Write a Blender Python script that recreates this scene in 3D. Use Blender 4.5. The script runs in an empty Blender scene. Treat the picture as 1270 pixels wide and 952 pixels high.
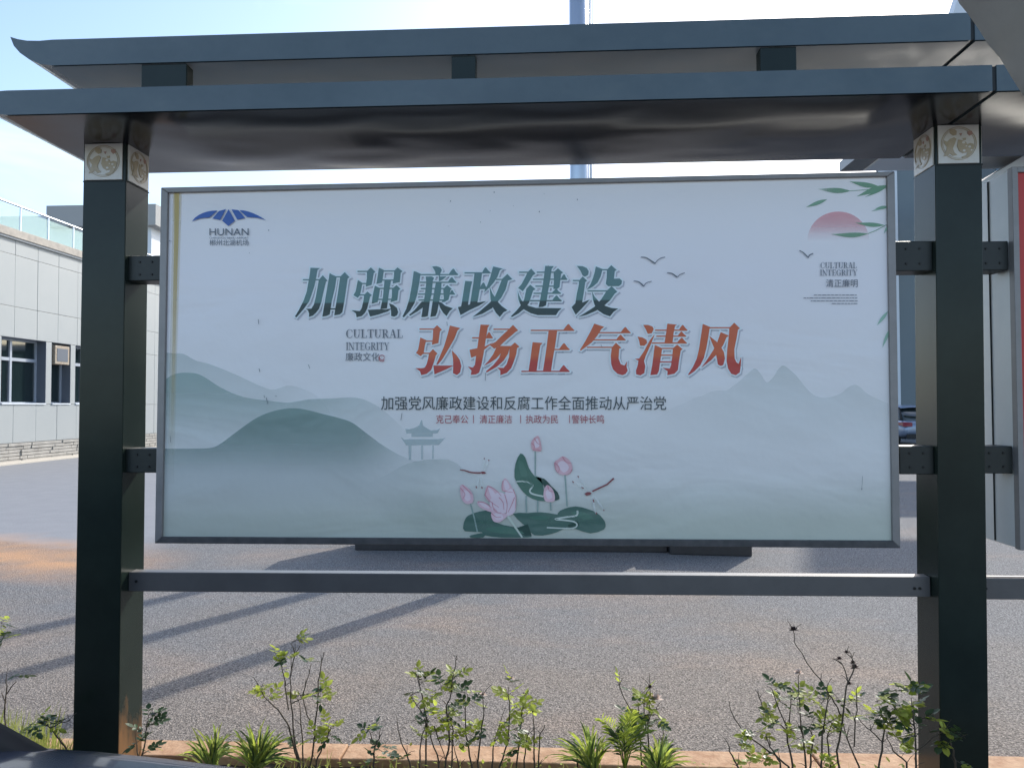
import bpy, bmesh, math, random
from mathutils import Vector, Matrix
from mathutils.geometry import tessellate_polygon
random.seed(7)
S = bpy.context.scene
COL = S.collection
R = math.radians

# ------------------------------------------------------------------ camera
F, CX, CY = 954.0, 635.0, 476.0
YAW, PIT, ROL, EYE = R(3.03), R(1.6), 0.0033, 1.5
fw = Vector((-math.sin(YAW)*math.cos(PIT), math.cos(YAW)*math.cos(PIT), math.sin(PIT)))
rt = Vector((math.cos(YAW), math.sin(YAW), 0)); up = rt.cross(fw)
rt, up = rt*math.cos(ROL)-up*math.sin(ROL), up*math.cos(ROL)+rt*math.sin(ROL)
cam = bpy.data.cameras.new('camera'); co = bpy.data.objects.new('camera', cam); COL.objects.link(co)
cam.sensor_width = 36; cam.lens = 36*F/1270; cam.clip_start = .02; cam.clip_end = 3000
m = Matrix((rt, up, -fw)).transposed().to_4x4(); m.translation = Vector((0, 0, EYE)); co.matrix_world = m
S.camera = co

# ------------------------------------------------------------------ light
SUN_EL, SUN_AZ = R(33), R(30)        # azimuth from +Y towards +X
w = bpy.data.worlds.new('World'); S.world = w; w.use_nodes = True
nt = w.node_tree; nt.nodes.clear()
out = nt.nodes.new('ShaderNodeOutputWorld'); bg = nt.nodes.new('ShaderNodeBackground')
sky = nt.nodes.new('ShaderNodeTexSky'); sky.sky_type = 'NISHITA'; sky.sun_disc = False
sky.sun_elevation = SUN_EL; sky.sun_rotation = SUN_AZ; sky.air_density = 1.0; sky.dust_density = 1.3; sky.ozone_density = 1.5
bg.inputs['Strength'].default_value = 0.15
tc = nt.nodes.new('ShaderNodeTexCoord'); mp = nt.nodes.new('ShaderNodeMapping'); mp.inputs['Scale'].default_value = (1.2, 1.2, 4)
nz = nt.nodes.new('ShaderNodeTexNoise'); nz.inputs['Scale'].default_value = 2.2; nz.inputs['Detail'].default_value = 6; nz.inputs['Distortion'].default_value = .6
cr = nt.nodes.new('ShaderNodeValToRGB'); cr.color_ramp.elements[0].position = .5; cr.color_ramp.elements[1].position = .85
mx = nt.nodes.new('ShaderNodeMixRGB'); mx.inputs[2].default_value = (6.0, 6.6, 7.4, 1)
ml = nt.nodes.new('ShaderNodeMath'); ml.operation = 'MULTIPLY'; ml.inputs[1].default_value = .45
nt.links.new(tc.outputs['Generated'], mp.inputs[0]); nt.links.new(mp.outputs[0], nz.inputs[0]); nt.links.new(nz.outputs[0], cr.inputs[0])
nt.links.new(cr.outputs[0], ml.inputs[0]); nt.links.new(ml.outputs[0], mx.inputs[0]); nt.links.new(sky.outputs[0], mx.inputs[1])
nt.links.new(mx.outputs[0], bg.inputs[0]); nt.links.new(bg.outputs[0], out.inputs[0])
sd = Vector((math.sin(SUN_AZ)*math.cos(SUN_EL), math.cos(SUN_AZ)*math.cos(SUN_EL), math.sin(SUN_EL)))
sl = bpy.data.lights.new('sun', 'SUN'); sl.energy = 2.4; sl.angle = R(.5); sl.color = (1, .95, .87)
so = bpy.data.objects.new('sun', sl); COL.objects.link(so); so.rotation_euler = sd.to_track_quat('Z', 'Y').to_euler()
S.view_settings.view_transform = 'Standard'; S.view_settings.look = 'None'; S.view_settings.gamma = 1
S.view_settings.exposure = 0.98
S.cycles.max_bounces = 6; S.cycles.transparent_max_bounces = 16
S.cycles.use_denoising = True

# ------------------------------------------------------------------ survey helpers: a sight line met with a real plane
def ray(x, y): return fw + rt*((x-CX)/F) + up*((CY-y)/F)
def onY(x, y, Y): d = ray(x, y); return Vector((0, 0, EYE)) + d*(Y/d.y)
def onZ(x, y, Z): d = ray(x, y); return Vector((0, 0, EYE)) + d*((Z-EYE)/d.z)
def onX(x, y, X): d = ray(x, y); return Vector((0, 0, EYE)) + d*(X/d.x)

# ------------------------------------------------------------------ materials
def mat(name, col, rough=.6, metal=0, spec=.5, coat=0, noise=None, bump=None, alpha=1, trans=0):
    """noise=(scale, amount, colour2) ; bump=(scale, strength, distance)"""
    M = bpy.data.materials.new(name); M.use_nodes = True; n = M.node_tree; b = n.nodes['Principled BSDF']
    b.inputs['Base Color'].default_value = (*col, 1); b.inputs['Roughness'].default_value = rough
    b.inputs['Metallic'].default_value = metal; b.inputs['Specular IOR Level'].default_value = spec
    b.inputs['Coat Weight'].default_value = coat; b.inputs['Coat Roughness'].default_value = .08
    b.inputs['Alpha'].default_value = alpha; b.inputs['Transmission Weight'].default_value = trans
    t = n.nodes.new('ShaderNodeTexCoord')
    if noise:
        z = n.nodes.new('ShaderNodeTexNoise'); z.inputs['Scale'].default_value = noise[0]; z.inputs['Detail'].default_value = 8
        z.inputs['Roughness'].default_value = .65
        r = n.nodes.new('ShaderNodeValToRGB'); r.color_ramp.elements[0].position = .5-noise[1]; r.color_ramp.elements[1].position = .5+noise[1]
        r.color_ramp.elements[0].color = (*col, 1); r.color_ramp.elements[1].color = (*noise[2], 1)
        n.links.new(t.outputs['Object'], z.inputs[0]); n.links.new(z.outputs[0], r.inputs[0]); n.links.new(r.outputs[0], b.inputs['Base Color'])
    if bump:
        z = n.nodes.new('ShaderNodeTexNoise'); z.inputs['Scale'].default_value = bump[0]; z.inputs['Detail'].default_value = 4
        u = n.nodes.new('ShaderNodeBump'); u.inputs['Strength'].default_value = bump[1]; u.inputs['Distance'].default_value = bump[2]
        n.links.new(t.outputs['Object'], z.inputs[0]); n.links.new(z.outputs[0], u.inputs['Height']); n.links.new(u.outputs[0], b.inputs['Normal'])
    return M
M = {}
M['post'] = mat('dark green painted steel', (.009, .016, .013), .2, spec=.25, noise=(4, .22, (.017, .027, .022)), bump=(3, .10, .01))
M['roof'] = mat('blue grey painted sheet', (.062, .088, .100), .22, spec=.45, noise=(1.6, .2, (.098, .126, .138)), bump=(2.6, .6, .03))
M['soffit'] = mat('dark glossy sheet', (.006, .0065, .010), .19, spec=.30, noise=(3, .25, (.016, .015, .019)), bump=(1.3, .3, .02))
M['soffit_top'] = mat('grey sheet with reflected light', (.42, .44, .44), .35, spec=.5, noise=(3, .25, (.55, .49, .43)), bump=(2, .3, .01))  # light reflected off the lower roof is put into this paler colour
M['bracket'] = mat('black painted bracket', (.006, .010, .009), .45, noise=(20, .2, (.013, .017, .015)), bump=(30, .1, .002))
M['bolt'] = mat('dark bolt', (.002, .002, .002), .5)
M['bolt_bright'] = mat('bright bolt', (.5, .5, .48), .35, metal=.8)
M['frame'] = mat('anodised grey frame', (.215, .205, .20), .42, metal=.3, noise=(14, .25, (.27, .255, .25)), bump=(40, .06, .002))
M['frame_dark'] = mat('dark grey frame', (.045, .045, .048), .6, noise=(22, .2, (.09, .085, .085)), bump=(40, .1, .002))  # darker grey for the bottom bar of the frame
M['cabinet'] = mat('galvanised cabinet side', (.62, .64, .62), .36, metal=.1, noise=(5, .25, (.72, .73, .70)), bump=(4, .15, .01))
M['rail'] = mat('grey painted rail', (.105, .10, .098), .38, metal=.15, noise=(8, .2, (.135, .128, .125)), bump=(4, .06, .01))
M['seam'] = mat('black sealant', (.006, .009, .010), .6)
M['wall'] = mat('pale wall panel', (.335, .36, .36), .5, noise=(.9, .3, (.375, .395, .39)))
M['wallback'] = mat('panel joint shadow gap', (.36, .38, .39), .8)
M['coping'] = mat('weathered coping', (.52, .47, .40), .8, noise=(6, .2, (.33, .30, .26)))
M['winframe'] = mat('pale aluminium window frame', (.38, .42, .48), .4, metal=.2)
M['winglass'] = mat('dark window glass', (.012, .022, .024), .04, spec=1.0)
M['reveal'] = mat('window reveal', (.10, .12, .15), .6)
M['cream'] = mat('old cream metal', (.45, .40, .32), .6, noise=(20, .2, (.28, .2, .13)))
M['steel'] = mat('brushed steel', (.40, .44, .50), .28, metal=.75)
M['kerb'] = mat('terracotta kerb', (.36, .19, .095), .85, noise=(16, .17, (.54, .34, .20)), bump=(45, .6, .008))
M['soil'] = mat('dark soil', (.05, .035, .025), .95, noise=(18, .25, (.11, .075, .05)), bump=(25, .8, .02))
M['plinth'] = mat('black plinth stone', (.02, .021, .024), .5, noise=(10, .2, (.035, .035, .04)))
M['terminal'] = mat('blue grey cladding', (.125, .165, .185), .45, noise=(.6, .3, (.15, .185, .205)))
M['white'] = mat('white trim', (.62, .66, .70), .5)
M['blueglass'] = mat('blue curtain glass', (.06, .12, .16), .08, spec=1.0)
M['red'] = mat('red poster film', (.52, .035, .03), .4)
M['tile'] = mat('cream glazed tile', (.62, .58, .52), .35, coat=.3, noise=(25, .2, (.72, .69, .64)), bump=(30, .1, .002))
M['gold'] = mat('gold glazed relief', (.40, .32, .20), .35, coat=.3, noise=(40, .2, (.48, .38, .26)))
M['pinkish'] = mat('faded pink glaze', (.42, .25, .20), .4)
M['stem'] = mat('rose cane bark', (.06, .04, .03), .8, noise=(60, .2, (.10, .08, .05)))
M['deadflower'] = mat('withered flower', (.07, .04, .035), .9)
M['paleflower'] = mat('pale faded flower', (.62, .50, .42), .9)
M['overhang'] = mat('mottled plaster', (.33, .30, .26), .9, noise=(9, .25, (.46, .42, .35)), bump=(20, .3, .004))
M['rubber'] = mat('tyre rubber', (.015, .015, .015), .9)
M['rim'] = mat('alloy rim', (.5, .5, .52), .3, metal=.9)
M['carglass'] = mat('car glass', (.014, .022, .020), .05, spec=1.0)
M['paint_dark'] = mat('blue grey car paint', (.05, .062, .10), .25, metal=.3, coat=.8, bump=(2, .03, .01))
M['paint_silver'] = mat('silver car paint', (.22, .27, .36), .3, metal=.4, coat=.8)
M['taillight'] = mat('red lamp glass', (.22, .008, .015), .2)
M['headlight'] = mat('clear lamp glass', (.6, .6, .62), .1)
M['blackplastic'] = mat('black plastic', (.015, .015, .016), .6)

def rusty(M_):
    n = M_.node_tree; b = n.nodes['Principled BSDF']; L = n.links.new; src = b.inputs['Base Color'].links[0].from_socket
    t = n.nodes.new('ShaderNodeTexCoord'); sp = n.nodes.new('ShaderNodeSeparateXYZ'); L(t.outputs['Object'], sp.inputs[0])
    z = n.nodes.new('ShaderNodeTexNoise'); z.inputs['Scale'].default_value = 9; z.inputs['Detail'].default_value = 8; z.inputs['Roughness'].default_value = .7
    mp_ = n.nodes.new('ShaderNodeMapping'); mp_.inputs['Scale'].default_value = (1, 1, .35); L(t.outputs['Object'], mp_.inputs[0]); L(mp_.outputs[0], z.inputs[0])
    a = n.nodes.new('ShaderNodeMapRange'); a.inputs['From Min'].default_value = .55; a.inputs['From Max'].default_value = .0; a.inputs['To Min'].default_value = -.35; a.inputs['To Max'].default_value = .25; L(sp.outputs[2], a.inputs[0])
    ad = n.nodes.new('ShaderNodeMath'); L(a.outputs[0], ad.inputs[0]); L(z.outputs[0], ad.inputs[1])
    r = n.nodes.new('ShaderNodeValToRGB'); r.color_ramp.elements[0].position = .46; r.color_ramp.elements[1].position = .70; L(ad.outputs[0], r.inputs[0])
    # only the faces turned sideways, splashed from the bed, have gone rusty
    x = n.nodes.new('ShaderNodeMixRGB'); ge = n.nodes.new('ShaderNodeNewGeometry'); sx = n.nodes.new('ShaderNodeSeparateXYZ'); L(ge.outputs['Normal'], sx.inputs[0]); gt = n.nodes.new('ShaderNodeMath'); gt.operation = 'GREATER_THAN'; gt.inputs[1].default_value = .5; L(sx.outputs[0], gt.inputs[0]); pr = n.nodes.new('ShaderNodeMath'); pr.operation = 'MULTIPLY'; L(gt.outputs[0], pr.inputs[0]); L(r.outputs[0], pr.inputs[1]); L(pr.outputs[0], x.inputs[0]); L(src, x.inputs[1]); x.inputs[2].default_value = (.20, .10, .04, 1); L(x.outputs[0], b.inputs['Base Color'])
    r2 = n.nodes.new('ShaderNodeMapRange'); r2.inputs['To Min'].default_value = .24; r2.inputs['To Max'].default_value = .8; L(pr.outputs[0], r2.inputs[0]); L(r2.outputs[0], b.inputs['Roughness'])
rusty(M['post'])
def leafmat(name, c, tr):
    X = bpy.data.materials.new(name); X.use_nodes = True; n = X.node_tree; b = n.nodes['Principled BSDF']; o = n.nodes['Material Output']
    t = n.nodes.new('ShaderNodeTexCoord'); z = n.nodes.new('ShaderNodeTexNoise'); z.inputs['Scale'].default_value = 22
    r = n.nodes.new('ShaderNodeValToRGB'); r.color_ramp.elements[0].position = .35; r.color_ramp.elements[1].position = .65
    r.color_ramp.elements[0].color = (*[k*.55 for k in c], 1); r.color_ramp.elements[1].color = (*c, 1)
    d = n.nodes.new('ShaderNodeBsdfTranslucent'); x = n.nodes.new('ShaderNodeMixShader'); x.inputs[0].default_value = tr
    n.links.new(t.outputs['Object'], z.inputs[0]); n.links.new(z.outputs[0], r.inputs[0])
    n.links.new(r.outputs[0], b.inputs['Base Color']); n.links.new(r.outputs[0], d.inputs['Color']); b.inputs['Roughness'].default_value = .45
    n.links.new(b.outputs[0], x.inputs[1]); n.links.new(d.outputs[0], x.inputs[2]); n.links.new(x.outputs[0], o.inputs[0])
    return X
M['leaf'] = leafmat('young rose leaf', (.52, .60, .10), .62)
M['leafdark'] = leafmat('old rose leaf', (.07, .12, .04), .3)
M['palm'] = leafmat('palm frond', (.32, .42, .10), .5)
M['grass'] = leafmat('grass blade', (.42, .46, .12), .5)

# glass of the balustrade
gm = bpy.data.materials.new('pale green balustrade glass'); gm.use_nodes = True; n = gm.node_tree; b = n.nodes['Principled BSDF']; o = n.nodes['Material Output']
b.inputs['Base Color'].default_value = (.60, .76, .70, 1); b.inputs['Roughness'].default_value = .05
tr = n.nodes.new('ShaderNodeBsdfTransparent'); tr.inputs[0].default_value = (.92, 1, .98, 1); x = n.nodes.new('ShaderNodeMixShader'); x.inputs[0].default_value = .32
n.links.new(tr.outputs[0], x.inputs[1]); n.links.new(b.outputs[0], x.inputs[2]); n.links.new(x.outputs[0], o.inputs[0]); M['balglass'] = gm
M['far'] = mat('far dark facade', (.05, .07, .075), .5, noise=(.4, .3, (.08, .10, .10)))

# ------------------------------------------------------------------ object helpers
def origin_of(o):
    v = Vector((0, 0, 0))
    while o is not None: v += o.location; o = o.parent
    return v
def thing(name, label, cat, loc=(0, 0, 0), group=None):
    o = bpy.data.objects.new(name, None); o.empty_display_size = .1; o.location = loc; COL.objects.link(o)
    o['label'] = label; o['category'] = cat
    if group: o['group'] = group
    return o
def link(name, me, parent=None, kind=None, label=None, cat=None, group=None):
    o = bpy.data.objects.new(name, me); COL.objects.link(o)
    if parent is not None: o.parent = parent
    if kind: o['kind'] = kind
    if label: o['label'] = label
    if cat: o['category'] = cat
    if group: o['group'] = group
    return o
class MB:
    def __init__(s): s.v = []; s.f = []
    def add(s, vs, fs):
        k = len(s.v); s.v += [Vector(v) for v in vs]; s.f += [tuple(i+k for i in f) for f in fs]
    def hexa(s, a, bb):          # a: 4 corners of one face, bb: the 4 opposite ones
        s.add(list(a)+list(bb), [(0,1,2,3), (7,6,5,4), (0,4,5,1), (1,5,6,2), (2,6,7,3), (3,7,4,0)])
    def box(s, x0, y0, z0, x1, y1, z1):
        s.hexa([(x0,y0,z0),(x1,y0,z0),(x1,y0,z1),(x0,y0,z1)], [(x0,y1,z0),(x1,y1,z0),(x1,y1,z1),(x0,y1,z1)])
    def tube(s, pts, r0, r1=None, n=6):
        pts = [Vector(p) for p in pts]; r1 = r0 if r1 is None else r1; rings = []
        for i, p in enumerate(pts):
            d = (pts[min(i+1, len(pts)-1)]-pts[max(i-1, 0)]).normalized()
            a = d.cross(Vector((0, 1, 0))) if abs(d.y) < .9 else d.cross(Vector((1, 0, 0)))
            a.normalize(); c = d.cross(a); r = r0+(r1-r0)*i/max(1, len(pts)-1)
            rings.append([p+(a*math.cos(2*math.pi*k/n)+c*math.sin(2*math.pi*k/n))*r for k in range(n)])
        vs = [v for q in rings for v in q]
        fs = [(i*n+k, i*n+(k+1) % n, (i+1)*n+(k+1) % n, (i+1)*n+k) for i in range(len(pts)-1) for k in range(n)]
        fs += [tuple(range(n))[::-1], tuple(range((len(pts)-1)*n, len(pts)*n))]
        s.add(vs, fs)
    def build(s, name, m_, parent=None, bevel=0, smooth=False, **kw):
        og = origin_of(parent) if parent is not None else Vector((0, 0, 0))
        me = bpy.data.meshes.new(name); me.from_pydata([v-og for v in s.v], [], s.f)
        b_ = bmesh.new(); b_.from_mesh(me)
        if bevel:
            bmesh.ops.bevel(b_, geom=b_.edges[:], offset=bevel, segments=2, affect='EDGES', profile=.5)
        bmesh.ops.recalc_face_normals(b_, faces=b_.faces); b_.to_mesh(me); b_.free()
        me.materials.append(m_)
        if smooth:
            for p in me.polygons: p.use_smooth = True
        return link(name, me, parent, **kw)
def box(name, x0, y0, z0, x1, y1, z1, m_, parent=None, bevel=0, **kw):
    q = MB(); q.box(x0, y0, z0, x1, y1, z1); return q.build(name, m_, parent, bevel, **kw)

# ------------------------------------------------------------------ ground and road
def ground_material():
    X = bpy.data.materials.new('dusty asphalt'); X.use_nodes = True; n = X.node_tree; L = n.links.new; b = n.nodes['Principled BSDF']
    t = n.nodes.new('ShaderNodeTexCoord')
    def noise(s, det=6, ro=.6, dist=0, scale=None):
        z = n.nodes.new('ShaderNodeTexNoise'); z.inputs['Scale'].default_value = s; z.inputs['Detail'].default_value = det
        z.inputs['Roughness'].default_value = ro; z.inputs['Distortion'].default_value = dist
        if scale:
            q = n.nodes.new('ShaderNodeMapping'); q.inputs['Scale'].default_value = scale; L(t.outputs['Object'], q.inputs[0]); L(q.outputs[0], z.inputs[0])
        else: L(t.outputs['Object'], z.inputs[0])
        return z.outputs[0]
    def ramp(i, a, c, ca, cb):
        r = n.nodes.new('ShaderNodeValToRGB'); r.color_ramp.elements[0].position = a; r.color_ramp.elements[1].position = c
        r.color_ramp.elements[0].color = (*ca, 1); r.color_ramp.elements[1].color = (*cb, 1); L(i, r.inputs[0]); return r.outputs[0]
    def mix(f, a, c, mode='MIX'):
        x = n.nodes.new('ShaderNodeMixRGB'); x.blend_type = mode
        for i, v in zip((0, 1, 2), (f, a, c)):
            if isinstance(v, (int, float)): x.inputs[i].default_value = v
            elif isinstance(v, tuple): x.inputs[i].default_value = (*v, 1)
            else: L(v, x.inputs[i])
        return x.outputs[0]
    def math_(op, a, c=None, c2=None, clamp=False):
        x = n.nodes.new('ShaderNodeMath'); x.operation = op; x.use_clamp = clamp
        for i, v in enumerate((a, c, c2)):
            if v is None: continue
            if isinstance(v, (int, float)): x.inputs[i].default_value = v
            else: L(v, x.inputs[i])
        return x.outputs[0]
    sp = n.nodes.new('ShaderNodeSeparateXYZ'); L(t.outputs['Object'], sp.inputs[0])
    X_, Y_ = sp.outputs[0], sp.outputs[1]
    big = noise(.55, 5, .55, .5)
    near = (.192, .168, .147); grey = (.166, .165, .165)
    base = mix(ramp(math_('ADD', math_('MULTIPLY', Y_, .16), math_('MULTIPLY', math_('SUBTRACT', big, .5), 1.3)), .62, 1.0, (0,0,0), (1,1,1)), near, grey)
    # orange dust in soft patches
    dust = ramp(noise(.8, 6, .6, .3, (.7, 1.6, 1)), .5, .72, (0,0,0), (1,1,1))
    base = mix(math_('MULTIPLY', dust, .32), base, (.34, .235, .165))
    # aggregate: light chips and dark pits
    vor = n.nodes.new('ShaderNodeTexVoronoi'); vor.inputs['Scale'].default_value = 140; L(t.outputs['Object'], vor.inputs['Vector'])
    chips = ramp(vor.outputs['Color'], .15, .85, (.50,.50,.50), (1.55,1.54,1.53))
    chips2 = ramp(noise(90, 5, .8), .38, .62, (.48,.48,.49), (1.55,1.54,1.52))
    rough_mask = ramp(math_('ADD', math_('ADD', X_, math_('MULTIPLY', Y_, -.9)), math_('MULTIPLY', big, 2.0)), .0, 1.0, (0,0,0), (1,1,1))
    agg = mix(1.0, mix(1.0, base, chips, 'MULTIPLY'), chips2, 'MULTIPLY')
    # far left: smoother pale concrete, parted from the asphalt by a wavering edge
    e = math_('ADD', math_('MULTIPLY', X_, .35), Y_)
    e = math_('ADD', e, math_('MULTIPLY', math_('SUBTRACT', noise(.9, 5, .6), .5), 1.2))
    leftm = math_('MULTIPLY', ramp(math_('MULTIPLY', e, .1), .60, .625, (0,0,0), (1,1,1)), ramp(math_('MULTIPLY', X_, -.1), .40, .47, (0,0,0), (1,1,1)))
    smooth_c = mix(1.0, mix(.5, (.245, .25, .262), ramp(noise(3, 6), .3, .7, (.205,.21,.222), (.27,.272,.28))), ramp(noise(60, 3), .3, .7, (.85,.85,.85), (1.15,1.15,1.15)), 'MULTIPLY')
    colr = mix(leftm, agg, smooth_c)
    # sand washed up along that edge
    s1 = ramp(math_('ABSOLUTE', math_('SUBTRACT', math_('MULTIPLY', e, .1), .562)), .0, .105, (1,1,1), (0,0,0))
    s1 = math_('MULTIPLY', s1, ramp(noise(2.2, 7, .65, .4), .30, .55, (.45,.45,.45), (1,1,1)))
    s1 = math_('MULTIPLY', math_('MULTIPLY', s1, ramp(math_('MULTIPLY', X_, -.1), .34, .46, (0,0,0), (1,1,1))), .85)
    colr = mix(s1, colr, mix(1.0, (.56, .31, .155), chips2, 'MULTIPLY'))
    # white grit spilled under the board
    g = math_('MULTIPLY', ramp(noise(7, 8, .8), .56, .63, (0,0,0), (1,1,1)), ramp(math_('ADD', math_('ABSOLUTE', math_('SUBTRACT', X_, .35)), math_('MULTIPLY', math_('ABSOLUTE', math_('SUBTRACT', Y_, 6.75)), 3)), .1, .9, (1,1,1), (0,0,0)))
    colr = mix(math_('MULTIPLY', g, .7), colr, (.55, .55, .54))
    L(colr, b.inputs['Base Color']); b.inputs['Roughness'].default_value = .9; b.inputs['Specular IOR Level'].default_value = .25
    bp = n.nodes.new('ShaderNodeBump'); bp.inputs['Distance'].default_value = .006
    L(math_('MULTIPLY', math_('SUBTRACT', 1.0, leftm), .7), bp.inputs['Strength']); L(math_('ADD', vor.outputs['Distance'], noise(38, 4, .75)), bp.inputs['Height']); L(bp.outputs[0], b.inputs['Normal'])
    return X
g = MB(); g.add([(-400,-60,-.06),(400,-60,-.06),(400,900,-.06),(-400,900,-.06)], [(0,1,2,3)])
g.build('ground', mat('distant paving', (.19,.19,.20), .9, noise=(.3, .3, (.22,.215,.21))), kind='structure')
rd = MB(); rd.add([(-60,3.4,0),(60,3.4,0),(60,120,0),(-60,120,0),(-60,3.4,-.05),(60,3.4,-.05)], [(0,1,2,3),(0,4,5,1)])
rd.build('road', ground_material(), kind='structure')
rd = MB(); rd.add([(-60,-20,-.03),(60,-20,-.03),(60,2.3,-.03),(-60,2.3,-.03)], [(0,1,2,3)])
rd.build('pavement', mat('near paving', (.17,.165,.16), .9, noise=(3, .3, (.2,.19,.18))), kind='structure')
# planting bed soil: uneven
random.seed(3)
q = MB(); nx, ny = 160, 8
vs = [(-8+16*i/nx, 2.3+.96*j/ny, -.025+random.uniform(-.012,.014)) for j in range(ny+1) for i in range(nx+1)]
fs = [(j*(nx+1)+i, j*(nx+1)+i+1, (j+1)*(nx+1)+i+1, (j+1)*(nx+1)+i) for j in range(ny) for i in range(nx)]
q.add(vs, fs); q.build('planting_bed', M['soil'], kind='structure')
# kerb stones, each its own
kr = thing('kerb', 'low orange terracotta kerb edging the planting bed along the road', 'kerb', (0, 3.34, 0))
x = -7.9; random.seed(5); kme = None
while x < 7.9:
    st = box('kerb_stone', x, 3.25+random.uniform(-.003,.003), -.05, x+.992, 3.40, .012+random.uniform(-.002,.003), M['kerb'], kr, bevel=.006); x += 1.0

# ------------------------------------------------------------------ notice board structure
YF = 3.05; PD = .18
ZR = 2.588                       # underside of the lower roof
# the stand as one set of things: posts, rails, roofs and boards are bolted together -> one frame thing
stand = thing('notice_board_stand', 'dark green steel stand of square posts and a two tier upturned roof carrying the boards', 'stand', (-1.84, 3.14, 0))
def post(corn_top, corn_bot):
    (xl1, xr1), (xl0, xr0) = corn_top, corn_bot
    zt, zb = ZR+.002, -.1
    q = MB(); a = [(xl0,YF,zb),(xr0,YF,zb),(xr1,YF,zt),(xl1,YF,zt)]; bb = [(v[0],YF+PD,v[2]) for v in a]; q.hexa(a, bb)
    p = q.build('post', M['post'], stand, bevel=.004)
    return p
def lerp(a, b_, t): return a+(b_-a)*t
LP = [(-1.929,-1.7485), (-1.9465,-1.7545)]; RP = [(1.492,1.668), (1.464,1.645)]; TP = [(5.05,5.23), (5.05,5.23)]
POSTS = [LP, RP, TP]
TZ0, TZ1 = 2.432, 2.582
# emblem shapes traced on one tile: 0..1 right, 0..1 down
def E_(s_): return [((float(a.split(',')[0])-540)/575, (float(a.split(',')[1])-118)/572) for a in s_.split()]
EMB = [('g', E_('700,190 760,180 800,215 795,270 750,280 705,245')),
 ('g', E_('620,350 660,370 700,330 760,305 795,330 770,400 740,470 760,530 800,570 740,580 700,545 650,580 610,585 640,520 660,450 620,390')),
 ('g', E_('820,340 870,350 930,380 940,410 990,395 1035,410 1040,470 1010,540 960,600 880,620 860,600 930,570 945,530 880,545 830,510 800,440')),
 ('p', E_('950,220 1010,215 1025,260 980,285 950,255')), ('p', E_('835,250 875,245 860,285')), ('g', E_('880,320 930,315 925,350 890,350'))]
for (cx, cy, rr) in ((890,385,22), (897,505,20), (975,450,20), (1000,500,14), (930,440,12)):
    EMB.append(('t', [((cx+rr*math.cos(k*.785)-540)/575, (cy+rr*.8*math.sin(k*.785)-118)/572) for k in range(8)]))
def ring(cx, cy, r0, r1, k0=0, k1=40, n_=40):
    o_ = [((cx+r1*math.cos(k*2*math.pi/n_)), (cy+r1*math.sin(k*2*math.pi/n_))) for k in range(k0, k1+1)]
    i_ = [((cx+r0*math.cos(k*2*math.pi/n_)), (cy+r0*math.sin(k*2*math.pi/n_))) for k in range(k1, k0-1, -1)]
    return o_+i_
def tess(pts3):
    return [tuple(t_) for t_ in tessellate_polygon([pts3])]
def extrude_poly(q, P2, fn, h0, h1):
    lo = [fn(a, c, h0) for a, c in P2]; hi = [fn(a, c, h1) for a, c in P2]; k = len(P2)
    tr_ = tess([Vector((a, c, 0)) for a, c in P2])
    q.add(lo+hi, [tuple(i+k for i in t_) for t_ in tr_]+[(i, (i+1) % k, (i+1) % k+k, i+k) for i in range(k)])
def emblem_tile(fn, par):
    """fn(u, v, h): point of the tile face, h proud of it"""
    q = MB(); a = [fn(0,0,-.001), fn(1,0,-.001), fn(1,1,-.001), fn(0,1,-.001)]; c = [fn(0,0,.006), fn(1,0,.006), fn(1,1,.006), fn(0,1,.006)]
    q.hexa(a, c); tile = q.build('emblem_tile', M['tile'], par, bevel=.0015)
    for key, mm, nm in (('g', 'gold', 'gold_emblem'), ('p', 'pinkish', 'pink_emblem'), ('t', 'tile', 'cream_spot')):
        q = MB(); hh = {'g': .0085, 'p': .0088, 't': .0095}[key]
        for kk, P in EMB:
            if kk == key: extrude_poly(q, P, fn, .005, hh)
        if key == 'g':
            for (r0, r1) in ((.418, .436), (.385, .395)):
                for s_ in range(4): extrude_poly(q, ring(.5, .485, r0, r1, s_*10, s_*10+10), fn, .005, .0078)
        q.build(nm, M[mm], tile, kind='stuff')
for pst in POSTS:
    p = post(*pst)
    xl, xr = pst[0]; W = xr-xl
    emblem_tile(lambda u, v, h: (xl+.008+u*(W-.022), YF-h, TZ1-v*(TZ1-TZ0)), p)
    emblem_tile(lambda u, v, h: (xr+h, YF+.012+u*(PD-.024), TZ1-v*(TZ1-TZ0)), p)
    emblem_tile(lambda u, v, h: (xl-h, YF+PD-.012-u*(PD-.024), TZ1-v*(TZ1-TZ0)), p)
    q = MB(); q.box(xl-.004, YF-.004, TZ1+.002, xr+.004, YF+PD+.004, ZR-.001); q.build('post_collar', M['seam'], p)
    q = MB()
    q.box(xl-.0015, YF-.0015, TZ0-.006, xr+.0015, YF+PD+.0015, TZ0-.002); q.build('post_joint', M['seam'], p)

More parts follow.
